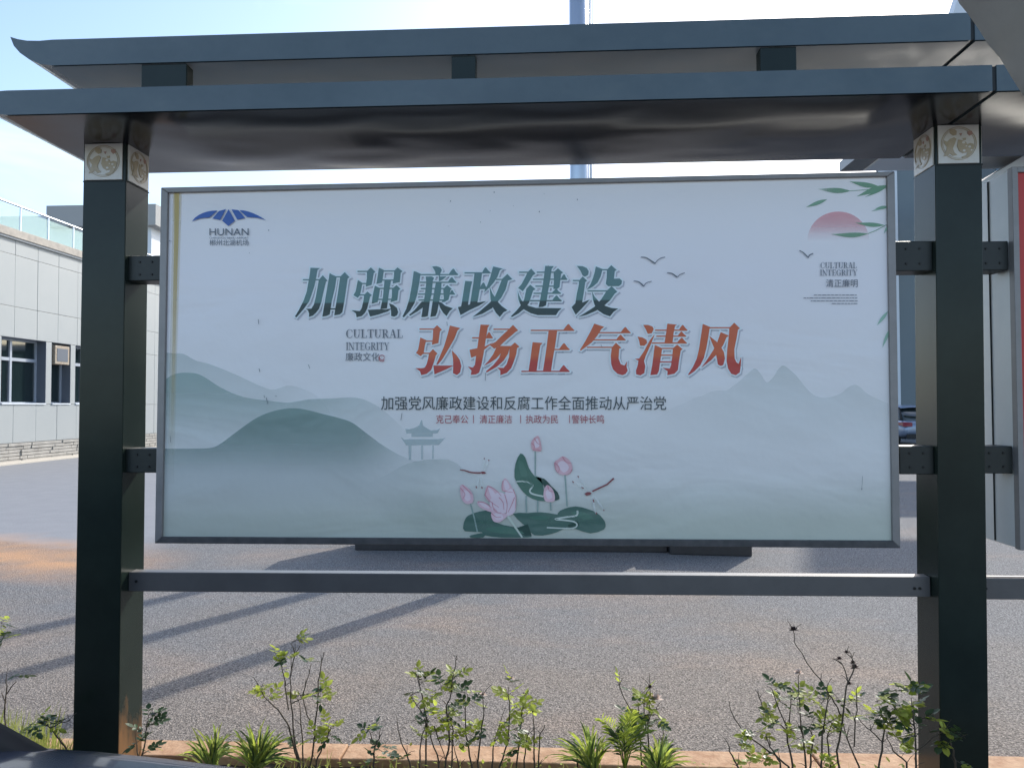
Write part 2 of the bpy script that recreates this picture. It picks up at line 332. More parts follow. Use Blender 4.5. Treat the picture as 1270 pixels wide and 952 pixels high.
def roof_profile(x0, x1, z0, z1, tip):
    """XZ outline of a roof tier; tip: upturned end at the x0 side"""
    if not tip: return [(x0, z0), (x1, z0), (x1, z1), (x0, z1)]
    t = tip; H = z1-z0
    return [(x1, z0), (x0+t*1.0, z0), (x0+t*.72, z0+H*.07), (x0+t*.46, z0+H*.26), (x0+t*.24, z0+H*.52), (x0+t*.09, z0+H*.80), (x0, z1+H*.16),
            (x0+t*.18, z1+H*.06), (x0+t*.4, z1-H*.01), (x0+t*.7, z1-H*.03), (x0+t*1.0, z1-H*.0), (x1, z1)]
def roof_tier(x0, x1, y0, y1, z0, z1, soff, tip=0, z_r=0):
    """fascia all round, soffit recessed 3 mm proud below, closed top"""
    P = roof_profile(x0, x1, z0, z1, tip)
    sk = lambda x_: (x_-x0)/(x1-x0)*z_r
    k = len(P); q = MB(); tr_ = tess([Vector((a, c, 0)) for a, c in P])
    A = [(a, y0, c+sk(a)) for a, c in P]; B = [(a, y1, c+sk(a)) for a, c in P]
    low = (lambda i: False)
    fs = list(tr_)+[tuple(i+k for i in t_) for t_ in tr_]
    side = [(i, (i+1) % k, (i+1) % k+k, i+k) for i in range(k)]
    q.add(A+B, fs+side); tier = q.build('roof_tier', M['roof'], stand)
    # soffit sheet just below, folded in dents
    random.seed(int(z0*1000)); q = MB(); nx_, ny_ = 90, 16; xa = x0+tip*.95+.002; xb = x1-.002
    ph = [random.uniform(0, 6) for _ in range(6)]
    def dent(u, v):
        return .0040*math.sin(u*4.1+ph[0]+v*5)+.0028*math.sin(u*9+ph[1]-v*9)+.0025*math.sin(v*21+ph[2]+u*2.7)
    vs = []
    for j in range(ny_+1):
        for i in range(nx_+1):
            X0 = xa+(xb-xa)*i/nx_; Y0 = y0+.002+(y1-y0-.004)*j/ny_
            edge = min(1, min(i, nx_-i)/3)*min(1, min(j, ny_-j)/1.5)
            ps_ = min(1, min(abs(X0-c_) for c_ in (-1.84, 1.56, 5.14))/.45); ps_ = ps_*ps_*(3-2*ps_)   # flat where the posts bear
            vs.append((X0, Y0, z0+sk(X0)-.004-ps_*edge*abs(dent(X0, Y0))*(.65 if z0 < 2.7 else .35)-ps_*(.020 if z0 < 2.7 else .003)*math.sin(math.pi*j/ny_)))
    q.add(vs, [(j*(nx_+1)+i, (j+1)*(nx_+1)+i, (j+1)*(nx_+1)+i+1, j*(nx_+1)+i+1) for j in range(ny_) for i in range(nx_)])
    q.build('soffit_panel', soff, tier, smooth=True)
    q = MB(); q.box(x1-.0005, y0+.004, z0+.003, x1+.014, y1-.004, z1-.004); q.build('seam_strip', M['seam'], tier)
    return tier
XS = 1.535
for (xa, xb, tip) in ((-2.2, XS, .17), (XS+.015, 5.35, 0)):
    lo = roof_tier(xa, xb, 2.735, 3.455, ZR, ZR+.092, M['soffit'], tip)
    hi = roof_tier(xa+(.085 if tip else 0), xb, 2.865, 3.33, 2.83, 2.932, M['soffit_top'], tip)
ZL = ZR+.092
for (pa, pb) in (((175, 105), (231, 105)), ((560, 98), (590, 98)), ((943, 80), (988, 80))):
    a, c = onY(*pa, 2.872), onY(*pb, 2.872)
    box('roof_support', a.x, 2.872, ZL-.004, c.x, 2.93, 2.828, M['post'], stand, bevel=.003)
for xs in (2.6, 3.8): box('roof_support', xs, 2.95, ZL-.004, xs+.15, 3.25, 2.828, M['post'], stand, bevel=.003)

# brackets
def bolts(par, pts, y, r_=.0045, m_='bolt'):
    for (bx_, bz) in pts:
        q = MB(); n_ = 8
        ring_ = [(bx_+r_*math.cos(k*math.pi/4), 0, bz+r_*math.sin(k*math.pi/4)) for k in range(n_)]
        q.add([(v[0], y-.004, v[2]) for v in ring_]+[(v[0], y+.001, v[2]) for v in ring_], [tuple(range(n_))]+[(k, (k+1) % n_, (k+1) % n_+n_, k+n_) for k in range(n_)])
        q.build('bolt', M[m_], par)
YB = YF+.028
def bracket(xa, xb, ya_px, yb_px, xm):
    z1_ = onY(xm, ya_px, YB).z; z0_ = onY(xm, yb_px, YB).z
    br = box('bracket', xa, YB, z0_, xb, YB+.105, z1_, M['bracket'], stand, bevel=.003)
    cx_, cz_ = (xa+xb)/2, (z0_+z1_)/2; dx_ = min(.026, (xb-xa)*.28); dz_ = (z1_-z0_)*.25
    bolts(br, [(cx_+sx_*dx_, cz_+sz_*dz_) for sx_ in (-1, 1) for sz_ in (-1, 1)], YB)
    return br
bL = onY(200, 400, YF).x-.006; bR = onY(1115, 400, YF).x+.004
bracket(-1.7515, bL-.002, 317, 348, 180); bracket(-1.7535, bL-.006, 556, 586, 180)
bracket(bR-.008, 1.487, 299, 336, 1130); bracket(bR+.002, 1.478, 553, 588, 1135)
B2X = onY(1256.5, 300, YF).x
bracket(1.659, B2X-.003, 299, 335, 1238); bracket(1.654, B2X-.003, 553, 587, 1240)
# rails
YRl = YF+.06
def rail(xa, xb, pl, pr, x_l, x_r, bolt_xs):
    q = MB(); f = lambda x_, y_: onY(x_, y_, YRl).z
    za1, za0, zb1, zb0 = f(x_l, pl[0]), f(x_l, pl[1]), f(x_r, pr[0]), f(x_r, pr[1])
    a = [(xa,YRl,za0),(xb,YRl,zb0),(xb,YRl,zb1),(xa,YRl,za1)]; q.hexa(a, [(v[0], v[1]+.055, v[2]) for v in a])
    r_ = q.build('rail', M['rail'], stand, bevel=.003)
    bolts(r_, [(bx_, (za0+za1)/2+.002) for bx_ in bolt_xs], YRl, .0055)
rail(-1.7535, 1.471, (709, 733), (715, 740), 160, 1155, (-1.72, 1.41, 1.43))
rail(1.651, 5.06, (717, 743), (717.3, 743.3), 1228, 1270, (1.68,))

# ------------------------------------------------------------------ the printed board
BD = thing('notice_board', 'wide board printed with pale hills, lotus flowers and large green and red slogan characters', 'notice board', tuple(onY(655, 676, YF+.1)))
def PP(x_, y_, d=0): return onY(x_, y_, YF+.012)-Vector((0, d, 0))
oc = [onY(199.5,232.5,YF-.002), onY(1109.8,212.5,YF-.002), onY(1117,679.5,YF-.002), onY(190,673.5,YF-.002)]
ic = [onY(208,238.8,YF-.002), onY(1100.5,218.5,YF-.002), onY(1107.5,670.5,YF-.002), onY(200.5,665.5,YF-.002)]
oc[3].x = oc[0].x-.012
for k in range(4):
    k2 = (k+1) % 4; a = [oc[k], oc[k2], ic[k2], ic[k]]
    q = MB(); q.hexa(a, [v+Vector((0, .045, 0)) for v in a]); q.build('frame_bar', M['frame_dark'] if k == 2 else M['frame'], BD, bevel=.0025)
q = MB(); q.hexa([v+Vector((0, .046, 0)) for v in oc], [v+Vector((0, .22, 0)) for v in oc]); q.build('cabinet', M['cabinet'], BD, bevel=.003)

def print_base(M_, n, b, base_sock):
    """the film's faint creases and sheen, shared by everything printed on it"""
    L = n.links.new; t = n.nodes.new('ShaderNodeTexCoord')
    mpp = n.nodes.new('ShaderNodeMapping'); mpp.inputs['Rotation'].default_value = (0, .7, 0); mpp.inputs['Scale'].default_value = (.6, 1, 1.6)
    z = n.nodes.new('ShaderNodeTexNoise'); z.inputs['Scale'].default_value = 1.5; z.inputs['Detail'].default_value = 3; z.inputs['Distortion'].default_value = 1.2
    z2 = n.nodes.new('ShaderNodeTexNoise'); z2.inputs['Scale'].default_value = 2.2; z2.inputs['Detail'].default_value = 5
    ad = n.nodes.new('ShaderNodeMath'); u = n.nodes.new('ShaderNodeBump'); u.inputs['Strength'].default_value = .45; u.inputs['Distance'].default_value = .035
    L(t.outputs['Object'], mpp.inputs[0]); L(mpp.outputs[0], z.inputs[0]); L(t.outputs['Object'], z2.inputs[0]); L(z.outputs[0], ad.inputs[0]); L(z2.outputs[0], ad.inputs[1])
    L(ad.outputs[0], u.inputs['Height']); L(u.outputs[0], b.inputs['Normal'])
    b.inputs['Roughness'].default_value = .34; b.inputs['Specular IOR Level'].default_value = .5
def ink(name, stops, axis=2, alpha=None, world=True):
    """stops: [(coordinate, colour)] along the board's height (or width); alpha: [(coordinate, alpha)]"""
    X = bpy.data.materials.new(name); X.use_nodes = True; n = X.node_tree; b = n.nodes['Principled BSDF']; L = n.links.new
    og = BD.location; t = n.nodes.new('ShaderNodeTexCoord'); s_ = n.nodes.new('ShaderNodeSeparateXYZ'); L(t.outputs['Object'], s_.inputs[0])
    def ramp_(st, ax, isc):
        lo, hi = st[0][0], st[-1][0]
        mr = n.nodes.new('ShaderNodeMapRange'); mr.inputs['From Min'].default_value = lo-og[ax]; mr.inputs['From Max'].default_value = hi-og[ax]
        L(s_.outputs[ax], mr.inputs['Value']); r_ = n.nodes.new('ShaderNodeValToRGB'); e_ = r_.color_ramp.elements
        while len(e_) < len(st): e_.new(.5)
        for i, (c_, v_) in enumerate(st):
            e_[i].position = (c_-lo)/(hi-lo); e_[i].color = (*v_, 1) if isc else (v_, v_, v_, 1)
        L(mr.outputs[0], r_.inputs[0]); return r_.outputs[0]
    if isinstance(stops, tuple): b.inputs['Base Color'].default_value = (*stops, 1)
    else: L(ramp_(stops, axis, True), b.inputs['Base Color'])
    if alpha:
        al = alpha if isinstance(alpha, list) else [alpha]; a_ = ramp_(al[0][1], al[0][0], False)
        for more in al[1:]:
            mm_ = n.nodes.new('ShaderNodeMath'); mm_.operation = 'MULTIPLY'; L(a_, mm_.inputs[0]); L(ramp_(more[1], more[0], False), mm_.inputs[1]); a_ = mm_.outputs[0]
        L(a_, b.inputs['Alpha'])
    print_base(X, n, b, None); return X
ZP = lambda y_, x_=650: PP(x_, y_).z
XP = lambda x_, y_=450: PP(x_, y_).x
W0 = (.78, .80, .84)
M['film'] = ink('printed film', [(ZP(672), (.56,.585,.50)), (ZP(645), (.57,.59,.51)), (ZP(615), (.67,.67,.62)), (ZP(585), (.75,.735,.71)), (ZP(480), (.81,.785,.775)), (ZP(340), (.86,.82,.83)), (ZP(215), (.89,.855,.85))])
q = MB(); e = 4
q.hexa([PP(203,235), PP(1105,214), PP(1112,674), PP(196,669)], [v+Vector((0,.004,0)) for v in (PP(203,235), PP(1105,214), PP(1112,674), PP(196,669))])
film = q.build('printed_film', M['film'], BD)

class Decal:
    """flat print: every shape lies a hair above the one before it"""
    def __init__(s, layer): s.q = MB(); s.d = layer*.0004; s.n = 0; s.parts = []
    def poly(s, pts):
        s.n += 1; d = s.d+s.n*1e-5
        P = [PP(a, c, d) for a, c in pts]; v0, f0 = len(s.q.v), len(s.q.f); s.q.add(P, tess([Vector((a, c, 0)) for a, c in pts])); s.parts.append((v0, len(s.q.v), f0, len(s.q.f)))
    def line(s, pts, w0, w1=None):
        w1 = w0 if w1 is None else w1; L_, R_ = [], []
        for i, (a, c) in enumerate(pts):
            p0 = pts[max(0, i-1)]; p1 = pts[min(len(pts)-1, i+1)]; dx_, dy_ = p1[0]-p0[0], p1[1]-p0[1]; l_ = math.hypot(dx_, dy_) or 1
            ww = (w0+(w1-w0)*i/(len(pts)-1))/2; L_.append((a-dy_/l_*ww, c+dx_/l_*ww)); R_.append((a+dy_/l_*ww, c-dx_/l_*ww))
        s.poly(L_+R_[::-1])
    def build(s, name, m_, par=None, each=False, kind=None):
        if not each: return s.q.build(name, m_, par or film, kind=kind)
        for (v0, v1, f0, f1) in s.parts:
            q = MB(); q.v = s.q.v[v0:v1]; q.f = [tuple(i-v0 for i in f) for f in s.q.f[f0:f1]]; q.build(name, m_, par or film)
def pts(s_, ox=0, oy=0, k=1.0): return [(ox+float(a.split(',')[0])/k, oy+float(a.split(',')[1])/k) for a in s_.split()]
def spline(P, n_=5, closed=False):
    out_ = []; N = len(P); rng = range(N if closed else N-1)
    for i in rng:
        p0, p1, p2, p3 = (P[(i-1) % N], P[i], P[(i+1) % N], P[(i+2) % N]) if closed else (P[max(0,i-1)], P[i], P[i+1], P[min(N-1,i+2)])
        for j in range(n_):
            t = j/n_
            out_.append(tuple(.5*((2*p1[k])+(-p0[k]+p2[k])*t+(2*p0[k]-5*p1[k]+4*p2[k]-p3[k])*t*t+(-p0[k]+3*p1[k]-3*p2[k]+p3[k])*t**3) for k in (0, 1)))
    if not closed: out_.append(P[-1])
    return out_
# hills, far to near
def hill(name, top, bottom, layer, mm):
    T = spline(pts(top), 4); d = Decal(layer); nseg = len(T)-1
    for i in range(nseg):      # strips: clean tessellation, no overlap
        a, c = T[i], T[i+1]
        if c[0] <= a[0]: continue
        P = [PP(a[0], a[1], d.d), PP(c[0], c[1], d.d), PP(c[0], bottom, d.d), PP(a[0], bottom, d.d)]; d.q.add(P, [(0,1,2,3)])
    return d.build(name, mm)
hcol = lambda a, b_: [(a, b_)]
mA = ink('far hill ink', (.46,.58,.55), alpha=[(2, [(ZP(560), 0.0), (ZP(500), .12), (ZP(440), .34)]), (0, [(XP(330), 1.0), (XP(430), 0.0)])])
mB = ink('middle hill ink', (.34,.49,.45), alpha=[(2, [(ZP(575), 0.0), (ZP(530), .16), (ZP(500), .34), (ZP(462), .56)]), (0, [(XP(380), 1.0), (XP(460), .6), (XP(530), 0.0)])])
mC = ink('near hill ink', (.24,.36,.33), alpha=[(2, [(ZP(635), 0.0), (ZP(590), .16), (ZP(550), .50), (ZP(508), .74)]), (0, [(XP(440), 1.0), (XP(540), 0.0)])])
mD = ink('distant peak ink', (.44,.55,.50), alpha=[(2, [(ZP(560), 0.0), (ZP(505), .10), (ZP(452), .23)]), (0, [(XP(790), 0.0), (XP(900), .8), (XP(970), 1)])])
mE = ink('pale shore ink', (.45,.55,.49), alpha=[(2, [(ZP(668), .10), (ZP(625), .16), (ZP(600), .10), (ZP(568), .28)]), (0, [(XP(460), 0.0), (XP(520), 1), (XP(600), .5), (XP(800), .22), (XP(1100), .25)])])
hill('far_hill_print', '203.5,437 214,438 228,439 243,447 259,451 277,458 296,466 322,478 339,483 356,478 373,481 390,489 402,500 415,520 430,545 440,560', 560, 1, mA)
hill('middle_hill_print', '203.2,472 216,464 232,462 249,465 275,481 302,492 336,497 356,499 372,497 384,495 410,494 442,493 464,501 480,512 500,531 515,548 530,562 545,575', 576, 2, mB)
hill('near_hill_print', '202,556 235,556 262,555 275,549 287,540 302,529 315,520 329,513 346,508 363,506 380,508 400,513 420,518 437,524 456,538 475,552 500,566 530,575 550,580', 641, 3, mC)
hill('distant_peaks_print', '780,530 800,524 820,515 835,505 848,500 860,494 872,490 880,486 890,484 901,484 908,479 915,474 924,466 932,459 937,457 943,463 951,474 960,466 965,458 971,453 978,457 986,464 991,470 1000,481 1010,490 1022,493 1035,491 1045,486 1052,480 1060,477 1067,480 1074,487 1087,494 1102,500', 575, 1, mD)
hill('pale_shore_print', '455,600 480,588 500,577 520,571 545,569 562,572 580,584 610,596 660,600 720,603 800,606 900,600 1000,607 1107,602', 669, 4, mE)
# pavilion
mP = ink('pavilion ink', (.40,.53,.53), alpha=(2, [(ZP(573), .42), (ZP(520), .48)]))
d = Decal(5)
for s_ in ('405,195 415,200 425,260 460,285 520,320 600,310 630,290 600,350 575,355 230,355 215,300 260,305 320,290 380,260',):
    d.poly(pts(s_, 480, 500, 9.52))
for s_ in ('290,356 540,356 540,395 290,395', '165,395 200,425 260,420 600,420 650,415 690,405 650,450 610,490 225,495', '255,495 290,495 285,665 258,665', '405,495 425,495 425,660 405,660', '535,495 552,495 552,655 535,655'):
    d.poly(pts(s_, 480, 500, 9.52))
d.build('pavilion_print', mP)

# headline ------------------------------------------------------
K = 952/74.0
def Hh(x0, x1, y): return f'{x0},{y-8} {x1},{y-8} {x1},{y+8} {x0},{y+8}'
def Tt(x0, x1, xp, yp, yb): return f'{x0},{yb} {(x0+xp)//2-8},{yp+(yb-yp)//2} {xp-12},{yp+6} {xp},{yp} {xp+14},{yp+12} {(x1+xp)//2},{yp+(yb-yp)//2} {x1},{yb-8} {x1-6},{yb}'
HEAD1 = [((365,325), ['265,95 415,100 375,125 345,290 325,380 280,520 240,630 150,755 40,880 18,870 80,770 155,620 205,480 238,300 258,170', Hh(145,400,285),
  '400,285 460,215 535,300 510,310 470,470 435,640 400,740 350,810 300,855 240,875 245,820 225,770 190,748 280,745 320,680 350,560 375,420',
  '570,180 610,205 680,235 650,420 600,630 580,770 570,835 520,860 455,870 490,660 530,420 560,250', Hh(660,760,238), Hh(570,670,748),
  '740,235 810,165 885,245 855,262 835,400 800,640 770,800 730,835 645,850 670,690 705,480']),
 ((435,325), [Hh(115,290,152), '265,150 325,90 398,160 370,175 350,290 335,365 245,392 265,260', '120,290 150,310 188,335 170,430 150,530 115,570 50,530 85,470',
  Hh(170,260,345), Hh(140,230,525), '220,525 270,475 340,530 312,550 290,640 265,740 230,810 180,860 100,880 90,820 20,770 150,785 180,740 210,620',
  '455,95 530,130 515,250 500,330 415,350 440,200', Hh(520,710,145), Hh(510,700,290), '700,140 750,90 828,150 800,170 785,320 675,345 695,230',
  '545,290 645,290 610,500 580,740 480,750 520,560 535,400', '390,380 470,420 450,560 430,640 340,662 360,520', Hh(450,690,422),
  '665,430 735,370 795,430 765,450 745,610 640,640 660,560', Hh(430,660,597), '280,765 480,755 570,760 600,750 650,745 600,785 450,835 315,870',
  '615,660 680,685 740,735 760,800 740,850 695,872 650,860 650,790 640,720']),
 ((498,325), ['200,150 235,158 305,190 285,330 250,520 210,650 140,770 40,882 20,870 80,750 130,590 170,370', '495,75 560,70 620,90 645,130 625,170 610,205 550,205 540,150',
  Hh(300,770,203), Tt(750,905,830,110,210), '390,235 480,232 520,255 500,300 480,520 450,640 435,760 420,860 375,875 322,878 350,700 375,540 400,330',
  '600,205 620,235 720,232 660,280 600,310', '555,320 640,320 630,480 600,640 570,800 545,860 465,875 490,700 530,440', Hh(300,760,325), Tt(740,875,805,245,332),
  Hh(310,700,425), Hh(270,780,513), Tt(770,855,810,450,520), Hh(275,680,607), '670,430 730,370 800,430 780,450 765,540 750,600 690,635 640,640 680,590',
  '330,630 440,630 350,720 250,790 140,855 125,845 210,770', '590,635 640,650 700,700 820,740 770,780 720,860 670,810 620,730']),
 ((564,325), [Hh(160,460,175), Tt(435,575,495,90,182), '320,180 435,180 405,400 370,600 355,670 245,690 265,560 300,340', '170,305 280,312 255,400 210,690 105,715 130,560 155,400',
  Tt(395,520,460,330,432), '55,720 200,690 350,650 505,625 380,700 230,770 95,845', '615,75 765,108 720,130 680,240 620,330 560,400 470,485 490,430 520,380 570,240',
  Hh(660,800,280), '760,270 840,195 918,275 850,295 810,440 740,570 680,640 590,740 450,820 290,875 400,790 560,650 640,560 690,450',
  '560,400 600,500 640,560 690,640 750,705 840,770 780,800 720,875 660,810 610,720 575,600']),
 ((632,325), [Hh(155,300,165), '290,165 345,110 412,185 370,215 320,300 265,390 210,465 140,415 190,360 250,250', '270,430 330,365 412,435 375,455 340,560 310,650 240,740 140,820 40,875 20,870 120,770 190,680 235,600',
  '130,460 150,530 190,610 240,660 300,700 420,735 830,738 780,780 740,845 450,845 340,815 240,760 180,690 145,600', '570,65 705,70 670,110 650,260 610,480 580,690 530,715 465,720 490,600 530,380 555,200',
  Hh(435,720,165), Hh(375,900,277), Hh(415,700,387), Hh(385,800,500), Hh(330,820,617), '705,165 770,105 850,170 820,190 795,400 760,430 700,430 710,300',
  Tt(815,920,870,200,285), Tt(665,820,745,430,508), Tt(675,830,750,535,625)]),
 ((702,325), ['175,65 260,70 330,100 360,150 350,205 300,235 265,215 230,140', Hh(110,240,297), '210,295 265,235 335,300 305,320 285,460 255,650 380,600 260,730 155,838 90,720 150,660 175,500 205,370',
  '475,75 580,115 550,230 500,330 430,390 325,448 390,360 430,260 460,160', Hh(570,680,125), '655,125 720,55 805,130 775,145 760,270 850,265 890,300 880,355 840,385 670,385 635,350 650,250',
  Hh(345,680,462), '650,460 725,390 815,475 770,510 700,610 600,700 470,780 330,840 200,875 300,815 450,720 560,600',
  '415,475 450,550 520,630 620,700 720,735 830,745 760,790 700,865 600,830 510,770 460,690 430,600'])]
HEAD2 = [((510,398), [Hh(135,370,130), '355,130 415,70 490,140 460,165 435,350 335,378 350,250', '150,265 240,305 215,410 200,510 155,560 80,510 115,460', Hh(230,340,322), Hh(190,300,515),
  '290,515 350,450 420,520 395,545 365,650 320,780 250,840 165,862 145,800 70,750 170,755 220,745 250,690 275,600', '620,75 785,115 740,150 690,280 600,440 490,620 420,700 405,690 450,590 530,400 590,200',
  '360,710 500,712 680,710 560,770 375,850', '650,470 720,540 775,620 800,720 780,820 730,860 670,830 675,740 670,600']),
 ((578,398), ['235,60 375,65 345,110 310,320 280,520 245,700 210,820 160,850 80,858 90,790 30,725 110,745 145,700 160,590 190,380 215,200', Hh(100,220,270), Tt(318,430,370,180,277),
  '60,460 190,435 300,410 430,345 300,450 160,555 85,585', Hh(440,720,133), '690,130 750,65 830,150 790,175 690,260 600,340 540,400 450,440 385,385 480,330 580,230', Hh(520,760,408),
  '490,420 600,410 560,510 480,600 390,660 285,715 350,650 430,540', '600,415 700,415 670,520 600,630 490,730 330,820 320,805 440,700 530,590',
  '700,415 780,345 850,410 815,430 800,530 760,650 720,750 650,825 550,862 550,790 500,745 600,750 650,690 690,570']),
 ((644,398), [Hh(185,720,150), Tt(695,880,785,50,158), '470,155 605,155 570,400 530,620 505,800 380,800 405,640 440,400', '215,340 370,352 335,390 310,540 275,790 150,800 175,640 200,450',
  Hh(560,660,455), Tt(630,805,715,355,463), Hh(35,680,803), Tt(630,805,710,705,812)]),
 ((716,398), ['270,45 425,95 380,130 320,230 230,340 60,470 40,465 130,320 220,150', Hh(345,720,187), Tt(685,850,765,98,195), Hh(255,650,302), Tt(615,770,690,220,310), Hh(155,570,420),
  '550,425 615,350 700,430 665,440 655,600 690,690 760,715 785,740 800,790 770,840 720,862 640,840 570,770 540,680 535,560', '792,640 780,745 748,722']),
 ((784,398), ['175,65 250,65 320,90 340,130 310,195 250,205 215,130', '85,250 160,265 225,300 235,350 190,395 125,390 110,310', '355,215 300,360 210,560 185,640 205,720 190,830 130,865 65,850 60,790 90,700 100,630 40,605 110,600 190,480 280,310',
  Hh(365,760,148), Tt(740,880,805,65,156), Hh(385,740,243), Tt(720,860,785,170,251), Hh(315,740,352), Tt(705,870,790,268,360), '560,45 710,60 680,80 655,200 640,350 515,350 540,200',
  '360,385 475,435 450,600 420,800 395,850 290,862 320,700 345,500', Hh(465,670,437), Hh(460,660,545), Hh(435,640,652), '650,435 715,380 800,450 770,470 745,620 725,780 670,840 560,862 565,800 480,745 600,760 620,700 640,560']),
 ((850,398), ['275,50 385,95 360,260 330,430 290,590 230,710 140,800 50,862 40,855 120,730 180,600 215,450 250,220', Hh(375,720,108),
  '700,110 775,30 865,120 835,135 810,280 775,450 780,600 810,660 850,690 875,740 860,820 800,862 730,840 680,760 655,640 665,450 690,250', '887,570 877,730 845,690',
  '560,180 690,235 650,260 600,380 520,500 410,620 250,745 330,640 440,470 510,330', '380,240 490,330 560,410 610,500 625,600 600,700 560,715 515,690 500,600 480,480 430,370'])]
def area(P): return sum(P[i][0]*P[(i+1) % len(P)][1]-P[(i+1) % len(P)][0]*P[i][1] for i in range(len(P)))
def grow(P, w_):
    if area(P) < 0: P = P[::-1]
    N = len(P); out_ = []
    for i in range(N):
        a, c, e_ = P[i-1], P[i], P[(i+1) % N]
        d1 = Vector((c[0]-a[0], c[1]-a[1])); d2 = Vector((e_[0]-c[0], e_[1]-c[1]))
        if d1.length < 1e-6 or d2.length < 1e-6: continue
        d1.normalize(); d2.normalize(); n1 = Vector((d1.y, -d1.x)); n2 = Vector((d2.y, -d2.x)); b_ = n1+n2
        if b_.length < .35:
            out_ += [(c[0]+(n1.x+d1.x)*w_*.7, c[1]+(n1.y+d1.y)*w_*.7), (c[0]+(n2.x-d2.x)*w_*.7, c[1]+(n2.y-d2.y)*w_*.7)]; continue
        b_.normalize(); s_ = min(1/max(.3, b_.dot(n1)), 1.6); out_.append((c[0]+b_.x*w_*s_, c[1]+b_.y*w_*s_))
    return out_
mH1 = ink('green slogan ink', [(ZP(374), (.022,.050,.050)), (ZP(372.6), (.095,.215,.205)), (ZP(330), (.115,.215,.225))])
mH2 = ink('red slogan ink', [(ZP(466), (.50,.050,.045)), (ZP(449), (.52,.060,.045)), (ZP(441), (.62,.125,.045)), (ZP(403), (.60,.125,.05))])
mHalo = ink('pale outline ink', (.80,.85,.86)); mSh = ink('soft outline shade ink', (.40,.45,.56), alpha=(2, [(ZP(480), .34), (ZP(320), .34)]))
for HD, mm in ((HEAD1, mH1), (HEAD2, mH2)):
    for (ox, oy), polys in HD:
        D0, D1, D2 = Decal(6), Decal(9), Decal(13)
        for s_ in polys:
            P = pts(s_, ox, oy, K); thin = s_.count(',') == 4
            G = grow(P, 2.0); D0.poly([(a+1.6, c+1.7) for a, c in G]); D1.poly(G); D2.poly(grow(P, .12))
        ch = D2.build('slogan_character', mm); D1.build('character_outline', mHalo); 
        D0.build('character_shade', mHalo_s if False else mSh)

# small writing -------------------------------------------------
TEXTS = []
def text(body, box_, mm, name='small_writing', shear=0, offset=0, layer=14):
    c = bpy.data.curves.new(name, 'FONT'); c.body = body; c.resolution_u = 3; c.shear = shear; c.offset = offset
    o_ = bpy.data.objects.new('tmp', c); COL.objects.link(o_); TEXTS.append((o_, box_, mm, name, layer))
def flush_text():
    bpy.context.view_layer.update(); dg = bpy.context.evaluated_depsgraph_get()
    for (o_, (x0, y0, x1, y1), mm, name, layer) in TEXTS:
        me = o_.evaluated_get(dg).to_mesh(); V = [v.co.copy() for v in me.vertices]; Fc = [tuple(p.vertices) for p in me.polygons]; o_.evaluated_get(dg).to_mesh_clear()
        if not V: print('EMPTY TEXT', name); continue
        a0, a1 = min(v.x for v in V), max(v.x for v in V); b0, b1 = min(v.y for v in V), max(v.y for v in V)
        q = MB(); q.add([PP(x0+(v.x-a0)/(a1-a0)*(x1-x0), y1-(v.y-b0)/(b1-b0)*(y1-y0), layer*.0004) for v in V], Fc)
        q.build(name, mm, film, kind='stuff')
    for t_ in TEXTS:
        c = t_[0].data; bpy.data.objects.remove(t_[0]); bpy.data.curves.remove(c)
mT = ink('black green ink', (.035,.055,.065)); mTr = ink('small red ink', (.42,.07,.09)); mTg = ink('grey ink', (.12,.14,.17)); mBlue = ink('logo blue ink', (.025,.105,.40))
text('加强党风廉政建设和反腐工作全面推动从严治党', (473,491,826,508.3), mT)
for b_, x0, x1 in (('克己奉公',541,581), ('清正廉洁',595,635), ('执政为民',652,692), ('警钟长鸣',709,749)): text(b_, (x0,514.3,x1,524.8), mTr)
text('HUNAN', (260.5,283.6,309,292.3), mTg, 'logo_writing'); text('CHENZHOU BEIHU AIRPORT', (260.5,294.2,309,296.4), mTg, 'logo_writing')
text('郴州北湖机场', (260.5,297.6,309,304.8), mTg, 'logo_writing')
text('廉政文化', (429,437,471,447.6), mTg); text('清正廉明', (1024,346.5,1063,356.3), mTg)
flush_text()
d = Decal(14)
for x_ in (587.3, 645.8, 706.3): d.line([(x_, 514.5), (x_, 524.5)], .8)
d.build('divider_print', mTr, each=True)
d = Decal(15)
for P in (ring(474, 444.2, 3.3, 4.2, 4, 36, 40),): d.poly(P)
d.line(spline([(470.5,443),(473,446.2),(476.5,445.2),(477,442.5)], 4), 1.0, .5); d.build('red_swirl_print', mTr)
